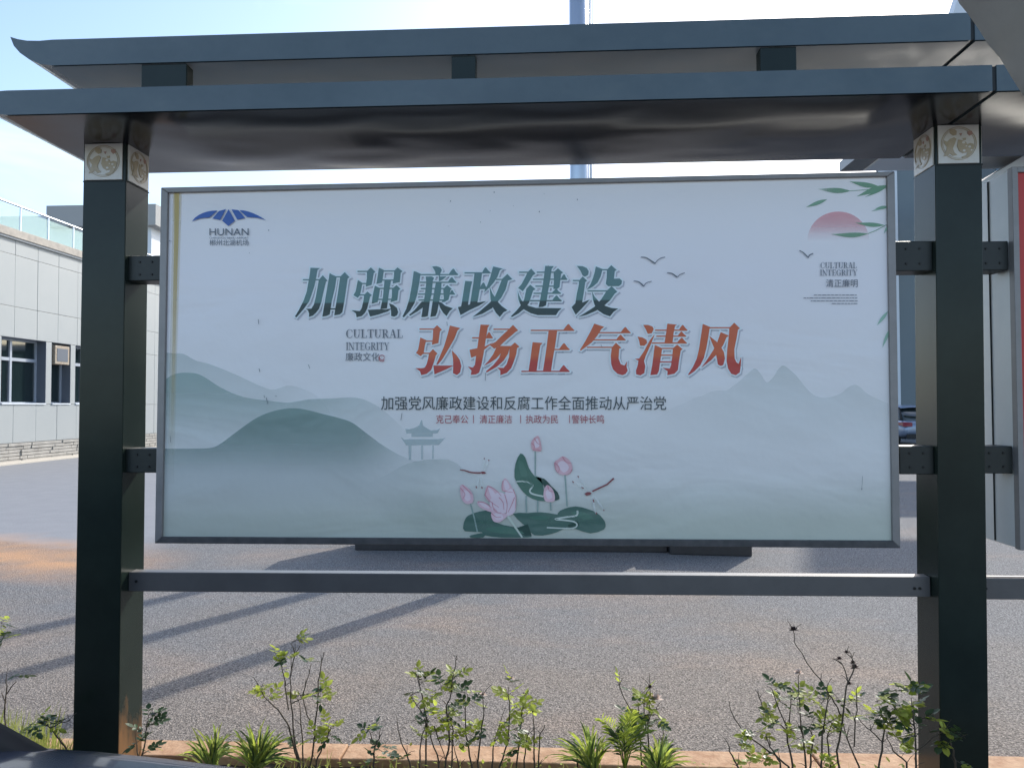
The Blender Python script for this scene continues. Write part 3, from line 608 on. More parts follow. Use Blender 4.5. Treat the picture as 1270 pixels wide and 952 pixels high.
# serif capitals drawn stroke by stroke: thick stems, hairline bars, slab serifs
def bar(x0, y0, x1, y1): return [(x0,y0),(x1,y0),(x1,y1),(x0,y1)]
def diag(x0, y0, x1, y1, w_): return [(x0-w_/2,y0),(x0+w_/2,y0),(x1+w_/2,y1),(x1-w_/2,y1)]
def arc(cx, cy, rx, ry, a0, a1, tmax, n_=16):
    o_, i_ = [], []
    for k in range(n_+1):
        a = R(a0+(a1-a0)*k/n_); th = .05+tmax*abs(math.cos(a))**1.2
        o_.append((cx+rx*math.cos(a), cy-ry*math.sin(a))); i_.append((cx+(rx-th)*math.cos(a), cy-(ry-.05)*math.sin(a)))
    return o_+i_[::-1]
sv = .055
GL = {'C': (.85, [arc(.47,.5,.45,.52,50,310,.13), bar(.74,.08,.80,.32), bar(.74,.72,.79,.86)]),
 'G': (.9, [arc(.47,.5,.45,.52,50,300,.13), bar(.74,.08,.80,.32), bar(.66,.55,.80,.95), bar(.56,.52,.9,.57)]),
 'U': (.9, [bar(.12,0,.28,.68), bar(.72,0,.77,.68), arc(.445,.66,.325,.36,180,360,.08), bar(.02,0,.4,sv), bar(.6,0,.9,sv)]),
 'L': (.78, [bar(.14,0,.30,1), bar(.02,0,.44,sv), bar(.02,1-sv,.76,1), bar(.70,.70,.76,1-sv)]),
 'T': (.8, [bar(.32,0,.48,1), bar(.02,0,.78,sv), bar(.02,sv,.07,.27), bar(.73,sv,.78,.27), bar(.2,1-sv,.6,1)]),
 'R': (.88, [bar(.14,0,.30,1), bar(.02,0,.5,sv), bar(.02,1-sv,.42,1), arc(.46,.26,.26,.26,-90,90,.1), bar(.3,.47,.5,.52), diag(.45,.5,.75,1,.16), bar(.68,1-sv,.9,1)]),
 'A': (.88, [diag(.42,0,.14,1,.05), diag(.45,0,.74,1,.17), bar(.24,.62,.66,.67), bar(0,1-sv,.28,1), bar(.54,1-sv,.88,1)]),
 'I': (.4, [bar(.12,0,.28,1), bar(0,0,.4,sv), bar(0,1-sv,.4,1)]),
 'N': (.95, [bar(.13,0,.18,1), bar(.78,0,.83,1), diag(.13,0,.78,1,.17), bar(0,0,.2,sv), bar(.66,0,.95,sv), bar(0,1-sv,.32,1)]),
 'E': (.8, [bar(.14,0,.30,1), bar(.02,0,.74,sv), bar(.02,1-sv,.76,1), bar(.3,.47,.58,.52), bar(.69,sv,.74,.27), bar(.71,.72,.76,1-sv), bar(.55,.38,.59,.62)]),
 'Y': (.86, [diag(.12,0,.42,.55,.17), diag(.76,0,.45,.55,.05), bar(.35,.52,.51,1), bar(0,0,.3,sv), bar(.6,0,.88,sv), bar(.22,1-sv,.64,1)])}
def serif(word, x0, y0, x1, y1, mm):
    tot = sum(GL[c][0]+.06 for c in word)-.06; s_ = (x1-x0)/tot; x_ = x0; d = Decal(14)
    for c in word:
        for P in GL[c][1]: d.poly([(x_+a*s_, y0+b_*(y1-y0)) for a, b_ in P])
        x_ += (GL[c][0]+.06)*s_
    d.build('serif_writing', mm, kind='stuff')
serif('CULTURAL', 429.5,408.6,500,419, mTg); serif('INTEGRITY', 429.5,424.6,483,434, mTg)
serif('CULTURAL', 1017,325.6,1062,333, mTg); serif('INTEGRITY', 1016.5,334.8,1062.5,342, mTg)
random.seed(11); d = Decal(14)
for y_, l_ in ((365.6,54), (369.2,67), (372.8,58), (376.2,32)):
    x_ = 1063-l_
    while x_ < 1062:
        w_ = random.uniform(2, 6); d.poly(bar(x_, y_, min(1063, x_+w_), y_+.75)); x_ += w_+.8
d.build('fine_print', mTg, kind='stuff')
# logo: five blue wing segments
d = Decal(14)
for s_ in ('170,318 205,275 250,245 295,222 340,208 400,197 458,195 365,275 310,278 260,284 215,298', '400,285 475,200 552,180 487,302 440,292', '582,180 652,310 580,370 510,310', '615,182 692,190 767,280 720,290 680,298', '705,192 755,195 800,205 850,222 900,245 950,272 1002,305 950,288 900,276 850,272 790,270'):
    d.poly(pts(s_, 220, 240, 9.07))
d.build('logo_wing_print', mBlue, each=True)
# birds
d = Decal(14)
for (s_) in ('640,38 665,40 690,55 712,70', '712,72 725,55 745,42 765,38', '775,118 800,122 825,140', '827,142 840,128 865,118', '603,160 630,165 655,187', '655,188 668,170 695,162'):
    d.line(spline(pts(s_, 640, 310, 4.14), 3), .9, 1.7 if s_[:3] in ('640','775','603') else .8)
for s_ in ('155,505 180,520 208,548', '210,552 217,535 240,525'): d.line(spline(pts(s_, 960, 210, 5.01), 3), .9, 1.5)
d.build('flying_birds_print', mTg, kind='stuff')
# sun and willow leaves
mS = ink('rising sun ink', (.86,.40,.42), alpha=(2, [(PP(1040,299).z, 0.0), (PP(1040,290).z, .14), (PP(1040,278).z, .48), (PP(1040,264).z, .74)]))
d = Decal(5); d.poly([(1039.5+38.5*math.cos(k*math.pi/24), 299-36.5*math.sin(k*math.pi/24)) for k in range(25)]); d.build('rising_sun_print', mS)
mLf = ink('willow leaf ink', (.20,.38,.25)); mLf2 = ink('pale willow leaf ink', (.30,.50,.38))
def leaf(d_, x0, y0, x1, y1, w_, bow=0):
    A = []; B = []; dx_, dy_ = x1-x0, y1-y0; l_ = math.hypot(dx_, dy_); nx_, ny_ = -dy_/l_, dx_/l_
    for k in range(9):
        t = k/8; o_ = math.sin(math.pi*t**1.25)*w_/2; c_ = bow*math.sin(math.pi*t)
        A.append((x0+dx_*t+nx_*(o_+c_), y0+dy_*t+ny_*(o_+c_))); B.append((x0+dx_*t-nx_*(o_-c_), y0+dy_*t-ny_*(o_-c_)))
    d_.poly(A+B[-2:0:-1])
mLa = ink('willow leaf ink fading', (.17,.37,.22), alpha=(0, [(XP(1010,260), .15), (XP(1035,260), .75), (XP(1060,260), .8), (XP(1100,260), .85)]))
d = Decal(6)
for a in ((1013,234.5,1055,237,6.5,.6), (1053,225,1090,231.5,6.2,1), (1062,244,1101,230,7,-.5), (1030,290.5,1077,290,6,1.4), (1060,276.5,1097,279.5,5.2,.6), (1072,245,1100,232,3,0)): leaf(d, *a)
d.line([(1054,237),(1068,236),(1080,235)], .7); d.line([(1076,290),(1086,286),(1099,279)], .9)
d.build('willow_leaf_print', mLa, each=True)
d = Decal(7)
for a in ((999,257.3,1025.5,247.5,4.6,0), (1085,259,1101,256.5,4,0)): leaf(d, *a)
d.build('fallen_leaf_print', mLf, each=True)
d = Decal(6)
for a in ((1087,404,1101,386,4,0), (1094,431,1103,408,3.6,0), (1096,290,1101,280,2.5,0), (1080,262,1096,258,2,0)): leaf(d, *a)
d.build('pale_leaf_print', mLf2, each=True)
# lotus pond
LO = lambda s_: pts(s_, 540, 520, 4.885)
mDk = ink('lotus leaf ink', [(ZP(668), (.085,.165,.135)), (ZP(560), (.06,.15,.115))]); mDk2 = ink('dark lotus leaf ink', (.025,.075,.06)); mMid = ink('mid lotus leaf ink', (.12,.25,.18))
mCr = ink('cream vein ink', (.62,.68,.60)); mStm = ink('lotus stalk ink', (.30,.40,.36)); mPk = ink('lotus petal ink', [(ZP(670), (.80,.58,.64)), (ZP(530), (.72,.40,.42))])
mPk2 = ink('pale lotus petal ink', (.82,.66,.70)); mPk3 = ink('deep lotus petal ink', (.62,.22,.27)); mDf = ink('dragonfly ink', (.25,.06,.07)); mWg = ink('dragonfly wing ink', (.80,.82,.78), alpha=(2, [(ZP(680), .7), (ZP(520), .7)]))
d = Decal(7)
for s_ in ('170,640 180,605 200,580 270,555 340,555 360,620 480,650 560,660 582,700 560,712 400,713 300,700 280,680 180,675', '470,570 560,565 640,560 740,575 800,600 810,640 760,670 700,692 600,700 540,640',
           '740,570 780,540 850,525 920,540 980,565 1015,600 1030,630 1020,665 940,688 850,662 760,640', '215,700 300,685 290,713 215,713'): d.poly(spline(LO(s_), 2, True))
d.build('lotus_leaf_print', mDk, each=True)
d = Decal(8)
d.poly(spline(LO('515,205 545,230 565,290 600,340 640,355 660,440 700,490 620,490 555,460 510,410 480,350 485,270'), 2, True)); d.build('standing_leaf_print', ink('standing leaf ink', (.065,.165,.12)))
d = Decal(8); d.poly(spline(LO('610,350 660,358 700,400 740,440 752,480 715,492 700,490 670,420 640,380'), 2, True))
d.poly(LO('480,660 560,632 583,700 545,705')); d.poly(LO('800,640 862,600 870,640 820,665')); d.build('leaf_fold_print', mDk2, kind='stuff')
d = Decal(9)
for s_ in ('300,660 400,645 480,662 540,690 400,690', '560,590 640,580 700,590 640,610', '820,560 900,560 960,600 880,600', '500,250 530,260 560,340 520,340'): d.poly(spline(LO(s_), 2, True))
d.build('leaf_sheen_print', ink('leaf sheen ink', (.085,.195,.145)), kind='stuff')
d = Decal(9.5); random.seed(8)
for (vx, vy, rx, ry, n_) in ((690,615,110,48,13), (880,605,130,62,15), (300,620,120,52,13), (430,680,120,28,9), (600,400,95,105,13)):
    for k in range(n_):
        a_ = 2*math.pi*k/n_+.2; r_ = random.uniform(.75,.95)
        if vx == 600: a_ = math.pi*(.95+.62*k/n_) if k < 8 else math.pi*(.2+.08*k)
        P = [(vx+rx*r_*t*math.cos(a_+.15*t), vy+ry*r_*t*math.sin(a_+.15*t)) for t in (.12,.4,.7,1.0)]
        if vx == 600 and (P[-1][0] > 700 or P[-1][0] < 495): continue
        d.line([(540+a/4.885, 520+c/4.885) for a, c in P], .55, .25)
d.build('leaf_vein_print', ink('leaf vein ink', (.11,.22,.17)), kind='stuff')
d = Decal(10)
d.line(spline(LO('860,550 855,580 790,590 725,602 780,608 840,618 858,640 820,658 675,653'), 4), 2.2, 1.6); d.line(spline(LO('490,375 540,375 590,395 572,430 590,450 655,465'), 4), 1.6, 2.2); d.build('cream_vein_print', mCr, kind='stuff')
d = Decal(10)
for s_, w_ in (('605,190 605,345', 1.6), ('785,335 798,525', 1.7), ('212,505 235,590 255,680', 1.7), ('697,500 700,550', 1.8), ('550,460 552,562', 1.8), ('620,490 620,560', 1.8)): d.line(LO(s_), w_)
d.build('stalk_print', mStm, each=True)
d = Decal(11); d.line(LO('437,580 470,630 527,713'), 3.4, 2.0); d.build('pale_stalk_print', ink('pale stalk ink', (.60,.66,.56)))
d = Decal(12)
for s_ in ('580,140 600,110 625,100 640,150 640,190 590,185', '722,260 745,240 770,222 800,235 822,262 828,300 790,335 740,322', '150,410 165,393 205,420 228,455 228,500 190,510 160,480', '660,420 680,395 715,430 722,490 670,495 655,460',
           '340,560 400,560 440,575 430,590 390,620 350,612', '255,495 300,500 350,540 340,560 270,530', '300,460 315,400 360,420 400,460 390,530 330,500', '405,430 410,370 430,358 470,420 480,450'): d.poly(spline(LO(s_), 3, True))
d.build('lotus_petal_print', mPk, each=True)
d = Decal(13)
for s_ in ('330,490 380,440 440,470 430,560 370,560 340,540', '420,450 470,420 490,490 480,560 430,575', '600,130 620,115 630,160 605,170', '740,270 775,250 810,290 775,320', '170,430 200,435 215,480 185,490', '668,440 690,420 708,470 680,480', '355,570 400,570 410,600 370,605', '262,500 300,508 330,535 300,532', '320,412 350,430 372,470 345,480', '415,375 430,368 450,410 425,425'): d.poly(spline(LO(s_), 3, True))
d.build('inner_petals_print', mPk2, kind='stuff')
d = Decal(14)
for s_ in ('258,497 300,503 345,535', '303,458 330,492 385,530', '318,402 360,420 400,462', '412,430 440,436 470,440', '420,452 435,510 430,570', '725,262 750,290 745,320', '770,225 790,255 822,265', '583,142 600,160 595,183', '152,412 180,450 165,480', '600,112 615,140 638,152', '480,470 460,520 440,560', '165,395 200,430 220,450', '680,397 690,430 715,435', '340,565 370,590 400,588', '300,458 312,425 318,402', '410,370 404,400 408,430', '470,420 488,470 484,540', '350,540 372,560 400,565', '722,260 728,300 742,322', '828,300 815,325 790,335', '640,190 615,182 590,185', '385,470 410,500 415,545', '345,500 350,530 375,555'): d.line(spline(LO(s_), 3), .9, .5)
d.build('petal_edge_print', mPk3, kind='stuff')
d = Decal(14)
d.line(spline(LO('150,303 180,308 220,320 275,322'), 3), 1.2, 2.0); d.poly(LO('272,318 285,314 300,316 308,322 300,328 284,329')); d.line(LO('1080,355 1040,392 950,434'), 2.0, 1.8); d.poly(LO('902,448 918,438 938,438 946,446 936,456 914,460'))
for s_ in ('296,232 298,240', '322,242 326,250', '248,402 250,415', '282,405 284,418', '830,372 838,382', '862,340 868,350', '955,482 960,500', '1018,545 1022,552', '972,560 976,572', '885,408 898,416'): d.line(LO(s_), 1.2)
d.build('dragonfly_body_print', mDf, kind='stuff')
d = Decal(13)
for (a, b_, c_, e_, w_) in ((287,318,297,235,2.6), (292,316,325,245,2.4), (268,335,250,412,2.4), (276,335,284,415,2.2), (935,432,828,372,2.6), (930,425,862,340,2.4), (948,455,970,572,2.4), (955,450,1022,550,2.6)):
    (x0, y0), (x1, y1) = LO(f'{a},{b_}')[0], LO(f'{c_},{e_}')[0]; leaf(d, x0, y0, x1, y1, w_)
d.build('dragonfly_wing_print', mWg, kind='stuff')
# rust streak, specks and scratches on the film
mRu = ink('rust stain', (.62,.46,.14), alpha=(2, [(ZP(560,215), .0), (ZP(420,215), .30), (ZP(330,215), .55), (ZP(238,215), .8)]))
d = Decal(5)
d.line([(219.5,240),(219,290),(218,330),(217,380),(216,430),(214.5,500),(213,560)], 6, 3.2); d.build('rust_streak', mRu)
mRu2 = ink('rust haze', (.70,.60,.38), alpha=(2, [(ZP(620,215), .0), (ZP(400,215), .25), (ZP(238,215), .4)])); d = Decal(4.5)
d.line([(220,240),(218,330),(215,450),(212,600)], 11, 8); d.build('rust_halo', mRu2)
random.seed(21); d = Decal(16)
for (x_, y_, r_) in ((559,250,.8),(613,239,.8),(596,276,.6),(669,263,.9),(716,248,.8),(608,262,.5),(637,256,.4),(675,241,.4),(334,286,.8),(211,299,.8),(213,299.5,.6),(557,281,.4),(310,314,.5),(343,491,.8),(680,330,.5)):
    r_ *= .8; d.poly([(x_+r_*math.cos(k*1.05), y_+r_*1.2*math.sin(k*1.05)) for k in range(6)])
for s_, w_ in (('321,396 321.5,402', 1), ('322,457 323,461', 1.1), ('331,493 333,501', 1.1), ('328,490 329,493', .9), ('499,512 497.5,521', .9), ('602.5,462 602,472', .8), ('554.5,399 555,404', .8), ('1069,590 1068,605', .5), ('1068,605 1068,607', 1.2), ('624,334 624,340', .8), ('383,452 385,457', .7), ('745,427 747,431', .6), ('212,540 212.5,548', .9)): d.line(pts(s_), w_*.7)
d.build('specks_and_scratches', ink('speck ink', (.13,.15,.17)), kind='stuff')

# ------------------------------------------------------------------ second board to the right
b2 = thing('notice_board', 'deep grey sided board with a red poster, cut by the right edge of the photo', 'notice board', (B2X+1.5, YF+.12, .94))
zt = onY(1262,207,YF).z; zb = onY(1262,682,YF).z; x2 = 4.99; fwid = .022
box('cabinet', B2X+.004, YF+.03, zb+.004, x2-.004, YF+.27, zt-.004, M['cabinet'], b2, bevel=.003)
box('side_seam', B2X-.001, YF+.165, zb+.01, B2X+.0055, YF+.168, zt-.01, M['seam'], b2)
for a in ((B2X, zb, B2X+fwid, zt), (x2-fwid, zb, x2, zt), (B2X+fwid, zt-fwid, x2-fwid, zt), (B2X+fwid, zb, x2-fwid, zb+fwid)):
    box('frame_bar', a[0], YF-.004, a[1], a[2], YF+.03, a[3], M['frame'], b2, bevel=.002)
box('poster', B2X+fwid-.001, YF+.006, zb+fwid-.001, x2-fwid+.001, YF+.012, zt-fwid+.001, M['red'], b2)

# ------------------------------------------------------------------ three flagpoles in line and their plinth
def shadow_base(P, col_x):
    # where the sight line of column col_x meets the shadow's own line on the ground
    d = ray(col_x, 502); a = Vector((d.x, d.y)); s = Vector((math.sin(SUN_AZ), math.cos(SUN_AZ))); p = Vector(P)
    det = a.x*(-s.y)+s.x*a.y; t = (p.x*(-s.y)+s.x*p.y)/det; return a*t
poles = [((onZ(365,801,0)).xy, 719.5, .76), ((onZ(200,787,0)).xy, 724.5, 0), ((onZ(45,779,0)).xy, 729, 0)]
lab = ['nearest of the three tall steel flagpoles standing in line behind the board', 'middle one of the three tall steel flagpoles lined up behind the board', 'farthest of the three tall steel flagpoles, showing at the right of the bundle']
for i, (P, cx_, wh) in enumerate(poles):
    b_ = shadow_base(P, cx_); r0 = (.098, .095, .092)[i]; zf = wh
    fp = thing('flagpole', lab[i], 'flagpole', (b_.x, b_.y, zf), 'flagpoles behind the board')
    q = MB(); q.tube([(b_.x, b_.y, zf), (b_.x, b_.y, 4), (b_.x, b_.y, 12)], r0, r0*.9, 20); q.build('pole', M['steel'], fp, smooth=True)
    q = MB(); q.tube([(b_.x, b_.y, zf-.01), (b_.x, b_.y, zf+.12)], .14, .12, 20); q.build('base_collar', M['steel'], fp)
    q = MB(); q.tube([(b_.x+r0+.03, b_.y-.02, 1), (b_.x+r0*.8+.03, b_.y-.02, 11.8)], .006, .006, 5); q.build('halyard', M['white'], fp)
    q = MB(); q.tube([(b_.x, b_.y, 12), (b_.x, b_.y, 12.06), (b_.x, b_.y, 12.14)], .05, .02, 10); q.build('finial', M['steel'], fp)
pl, pr_ = onZ(440,682,0), onZ(828,685,0)
ps = thing('stone_plinth', 'black stone plinth low behind the board, only its foot showing under the frame', 'plinth', (pl.x, pl.y, 0))
dd = (pr_-pl).normalized(); nn = Vector((-dd.y, dd.x, 0))
A0, A1 = pl, pr_
q = MB(); q.hexa([A0, A1, A1+Vector((0,0,.78)), A0+Vector((0,0,.78))], [v+nn*.45 for v in (A0, A1, A1+Vector((0,0,.78)), A0+Vector((0,0,.78)))]); q.build('plinth_block', M['plinth'], ps, bevel=.01)
B0 = A1+dd*.01-nn*.1; B1 = onZ(933,690,0)
q = MB(); q.hexa([B0, B1, B1+Vector((0,0,.55)), B0+Vector((0,0,.55))], [v+nn*.5 for v in (B0, B1, B1+Vector((0,0,.55)), B0+Vector((0,0,.55)))]); q.build('step_block', M['plinth'], ps, bevel=.01)

# ------------------------------------------------------------------ left building
XW = -14.5
lb = thing('office_building', 'low white panelled building with dark windows and a glass railed roof terrace at the left', 'building', (XW-3, 22, 0))
H0, H1, H2, H3 = .62, 2.9, 4.1, 5.5
Zc = lambda x_, y_: onX(x_, y_, XW)
roofz = Zc(50, 306).z; basez = Zc(50, 547).z; j1 = Zc(50, 325).z; j2 = Zc(50, 386).z
wt, wb = Zc(30, 420).z, Zc(30, 501).z
ys = [Zc(x_, 400).y for x_ in (18, 45.5, 72, 96)]; sp = (ys[-1]-ys[0])/3
Ycols = [ys[0]+sp*k for k in range(-6, 12)]
box('backing_wall', XW-6, Ycols[0], -.05, XW-.36, Ycols[-1], roofz-.02, M['wallback'], lb)
WIN = []
def ycol(x_): return Zc(x_, 450).y
w1 = (ycol(1.5), ycol(57)); w2 = (ycol(64), ycol(87.5)); w3 = (ycol(93.5), ycol(93.5)+1.9)
period = w3[0]-w1[0]
WIN = [w1, w2, w3, (w3[1]+.35, w3[1]+1.2), (w1[0]-2.2, w1[0]-1.2), (w1[0]-5, w1[0]-2.6), (w3[1]+6.5, w3[1]+8.6)]
zs = [basez, wb, wt, j2, j1, roofz]
gapp = .005
def panel(y0, y1, z0, z1):
    box('wall_panel', XW-.35, y0+gapp, z0+gapp, XW+random.uniform(-.003,.003), y1-gapp, z1-gapp, M['wall'], lb, bevel=.004)
random.seed(4)
for i in range(len(Ycols)-1):
    ya, yb = Ycols[i], Ycols[i+1]
    for (za, zb_) in ((basez, wb), (wt, j2), (j2, j1), (j1, roofz)): panel(ya, yb, za, zb_)
    # window band: wall only where there is no window
    segs = [(ya, yb)]
    for (a, c) in WIN:
        new = []
        for (s0, s1) in segs:
            if c <= s0 or a >= s1: new.append((s0, s1)); continue
            if a > s0+.08: new.append((s0, a))
            if c < s1-.08: new.append((c, s1))
        segs = new
    for (s0, s1) in segs: panel(s0, s1, wb, wt)
def window(y0, y1, split=True, ac=False):
    fr = MB(); t = .06; xx = XW-.34
    for (a, c, z0, z1) in ((y0, y1, wb, wb+t), (y0, y1, wt-t, wt), (y0, y0+t, wb+t, wt-t), (y1-t, y1, wb+t, wt-t)): fr.box(xx, a, z0, xx+.07, c, z1)
    zt_ = wb+(wt-wb)*.66; fr.box(xx+.001, y0+t, zt_, xx+.075, y1-t, zt_+.09)
    ym = y0+(y1-y0)*.4
    if split: fr.box(xx+.002, ym-.04, wb+t, xx+.08, ym+.04, wt-t)
    W_ = fr.build('window', M['winframe'], lb)
    ps_ = [(y0+t, ym-.04), (ym+.04, y1-t)] if split else [(y0+t, y1-t)]
    for (a, c) in ps_:
        for (z0, z1) in ((wb+t, zt_), (zt_+.09, wt-t)): box('pane', xx+.02, a, z0, xx+.03, c, z1, M['winglass'], W_)
    rv = MB(); rv.box(xx, y1-.004, wb, XW-.002, y1+.02, wt); rv.box(xx, y0-.02, wb, XW-.002, y0+.004, wt); rv.box(xx, y0, wt-.004, XW-.002, y1, wt+.02)
    rv.build('reveal', M['reveal'], W_)
    sl_ = MB(); sl_.box(xx+.07, y0+.02, wb-.01, XW+.03, y1-.02, wb+.03); sl_.build('sill', M['white'], W_)
    if ac:
        z0 = wt-.62; a = MB(); a.box(XW-.3, y0+.1, z0, XW+.04, y1-.12, wt-.08); u_ = a.build('air_conditioner', M['cream'], W_, bevel=.01)
        a = MB(); a.box(XW+.041, y0+.18, z0+.08, XW+.047, y1-.2, wt-.16); a.build('air_conditioner_grille', M['reveal'], W_)
for k, (a, c) in enumerate(WIN): window(a, c, split=(c-a > 1.3), ac=(k == 1))
# stone base course: thin split stones, joined (a few pixels each)
q = MB(); random.seed(9)
for k in range(6):
    z = k*basez/6; y = Ycols[0]+random.uniform(0, .3)
    while y < Ycols[-1]:
        l = random.uniform(.25, .7); q.box(XW-.05, y, z+.008, XW+random.uniform(.015,.05), min(y+l-.012, Ycols[-1]), z+basez/6-.006); y += l
q.build('stone_base_course', mat('split stone', (.44,.42,.38), .85, noise=(3.5, .2, (.30,.285,.26)), bump=(12,.4,.01)), lb, kind='stuff')
box('base_ledge', XW+.0, Ycols[0], -.03, XW+.45, Ycols[-1], .05, mat('pale kerb concrete', (.55,.50,.42), .85), lb, bevel=.01)
box('coping', XW-.3, Ycols[0], roofz+.02, XW+.1, Ycols[-1], roofz+.24, M['coping'], lb, bevel=.01)
box('dark_drip_edge', XW-.25, Ycols[0], roofz-.03, XW+.07, Ycols[-1], roofz+.018, M['wallback'], lb)
box('terrace_slab', XW-6, Ycols[0]+.01, roofz-.018, XW-.31, Ycols[-1]-.01, roofz+.1, M['coping'], lb)
# balustrade
bt = Zc(50, 264).z; bl = thing('balustrade', 'green tinted glass balustrade with steel handrail on the left building roof', 'balustrade', (XW-.1, 22, roofz+.24))
yb_ = [Zc(x_, 300).y for x_ in (29.5, 63.5, 95)]; sp2 = (yb_[2]-yb_[0])/2; YB_ = [yb_[0]+sp2*k for k in range(-6, 9)]
q = MB(); q.tube([(XW-.1, Ycols[0], bt), (XW-.1, Ycols[-1], bt)], .03, .03, 8); q.build('handrail', M['steel'], bl)
for i, y in enumerate(YB_):
    if Ycols[0] < y < Ycols[-1]:
        box('baluster', XW-.115, y-.02, roofz+.235, XW-.085, y+.02, bt-.02, M['steel'], bl)
        if i+1 < len(YB_) and YB_[i+1] < Ycols[-1]: box('glass_panel', XW-.106, y+.05, roofz+.30, XW-.094, YB_[i+1]-.05, bt-.09, M['balglass'], bl)
# far block behind the terrace, and the far end wing seen past the post
a = onY(62, 258, 34); c = onY(104, 258, 34)
fb = thing('rooftop_block', 'grey flat roofed block rising behind the glass balustrade at the left', 'building', (a.x-2, 36, 0))
box('wall', a.x-14, 34, 0, c.x+3.2, 40, a.z-.35, M['white'], fb); box('flat_roof', a.x+.1, 33.6, a.z-.95, c.x+3.6, 40.3, a.z, mat('grey roof fascia', (.36,.36,.35), .8), fb)
a = onY(184, 276, 40); c = onY(200, 276, 40)
fb = thing('distant_building', 'cream upper storey showing between the left post and the board', 'building', (a.x, 42, 0))
box('wall', a.x-9, 40, 0, c.x+1, 48, a.z-1.2, M['white'], fb)
q = MB(); P0, P1 = onY(160,262,40), onY(215,290,40)
q.hexa([P0, P1, P1-Vector((0,0,.95)), P0-Vector((0,0,.95))], [v+Vector((0,6,0)) for v in (P0, P1, P1-Vector((0,0,.95)), P0-Vector((0,0,.95)))]); q.build('roof_edge', M['cream'], fb)
q = MB(); P0, P1 = onY(160,281,39.8), onY(215,311,39.8)
q.hexa([P0, P1, P1-Vector((0,0,.3)), P0-Vector((0,0,.3))], [v+Vector((0,6,0)) for v in (P0, P1, P1-Vector((0,0,.3)), P0-Vector((0,0,.3)))]); q.build('roof_band', M['reveal'], fb)

# ------------------------------------------------------------------ terminal building to the right
YT = 34
tb = thing('terminal_building', 'tall blue grey terminal building with white edge trim behind the right post', 'building', (20, 34, 0))
xw = onY(1115, 400, YT).x
box('wall', xw, YT, 0, 34, YT+12, 12.0, M['terminal'], tb)
for k in range(1, 9): box('cladding_joint', xw+k*2.1, YT-.01, 0, xw+k*2.1+.04, YT+.02, 12, M['reveal'], tb)
box('edge_trim', xw-.14, YT-.06, 0, xw-.002, YT+.6, 12.05, M['white'], tb)
xl_ = onY(1101, 210, YT).x
for k in range(14): box('louver', xl_, YT+.1, 9.2+k*.2, xw-.16, YT+.5, 9.26+k*.2, M['white'], tb)
box('louver_back', xl_, YT+.55, 0, xw-.15, YT+1.2, 12, M['reveal'], tb)
box('louver_post', xl_-.16, YT+.05, 0, xl_-.003, YT+.6, 12, M['white'], tb)
xe = onY(1041, 213, 29.0)
q = MB(); x0, y0, z0 = xe.x, 29.0, xe.z
q.add([(x0,y0,z0),(x0,24.5,z0),(x0+9,24.5,z0),(x0+9,y0,z0),(x0,y0,z0+.35),(x0,24.5,z0+.35),(x0+9,24.5,z0+.35),(x0+9,y0,z0+.35)], [(0,1,2,3),(4,7,6,5),(0,4,5,1),(1,5,6,2),(2,6,7,3),(3,7,4,0)])
q.build('eave', M['frame'], tb)
box('glazed_soffit', x0+.8, 24.9, z0-.06, x0+2.6, 28.8, z0-.003, M['white'], tb)
# upper glazing right of the post
gx0 = onY(1205, 200, YT).x
for k in range(6):
    for r_ in range(2):
        box('window_pane', gx0+k*.95+.05, YT-.05, 9.3+r_*1.3, gx0+(k+1)*.95-.05, YT-.01, 10.5+r_*1.3, M['blueglass'] if k % 2 else M['winglass'], tb)
P0, P1 = onY(1216, 226, 27.5), onY(1285, 184, 27.5); hgt = Vector((0,0,.75))
q = MB(); q.hexa([P0-hgt, P1-hgt, P1, P0], [v+Vector((0,1.2,0)) for v in (P0-hgt, P1-hgt, P1, P0)]); q.build('raked_canopy_beam', M['white'], tb)
P = [onY(*p_, 29.2) for p_ in ((1178,30),(1191,-12),(1225,-12),(1225,30))]
q = MB(); q.hexa(P, [v+Vector((0,.5,0)) for v in P]); q.build('roof_fin', M['white'], tb)

fw_ = thing('distant_hall', 'low dark hall on the far side of the yard, hidden behind the board', 'building', (10, 62, 0))
box('wall', -9, 62, 0, 40, 70, 6.2, M['far'], fw_); box('flat_roof', -9.5, 61.5, 6.201, 40.5, 70.5, 6.7, M['white'], fw_)
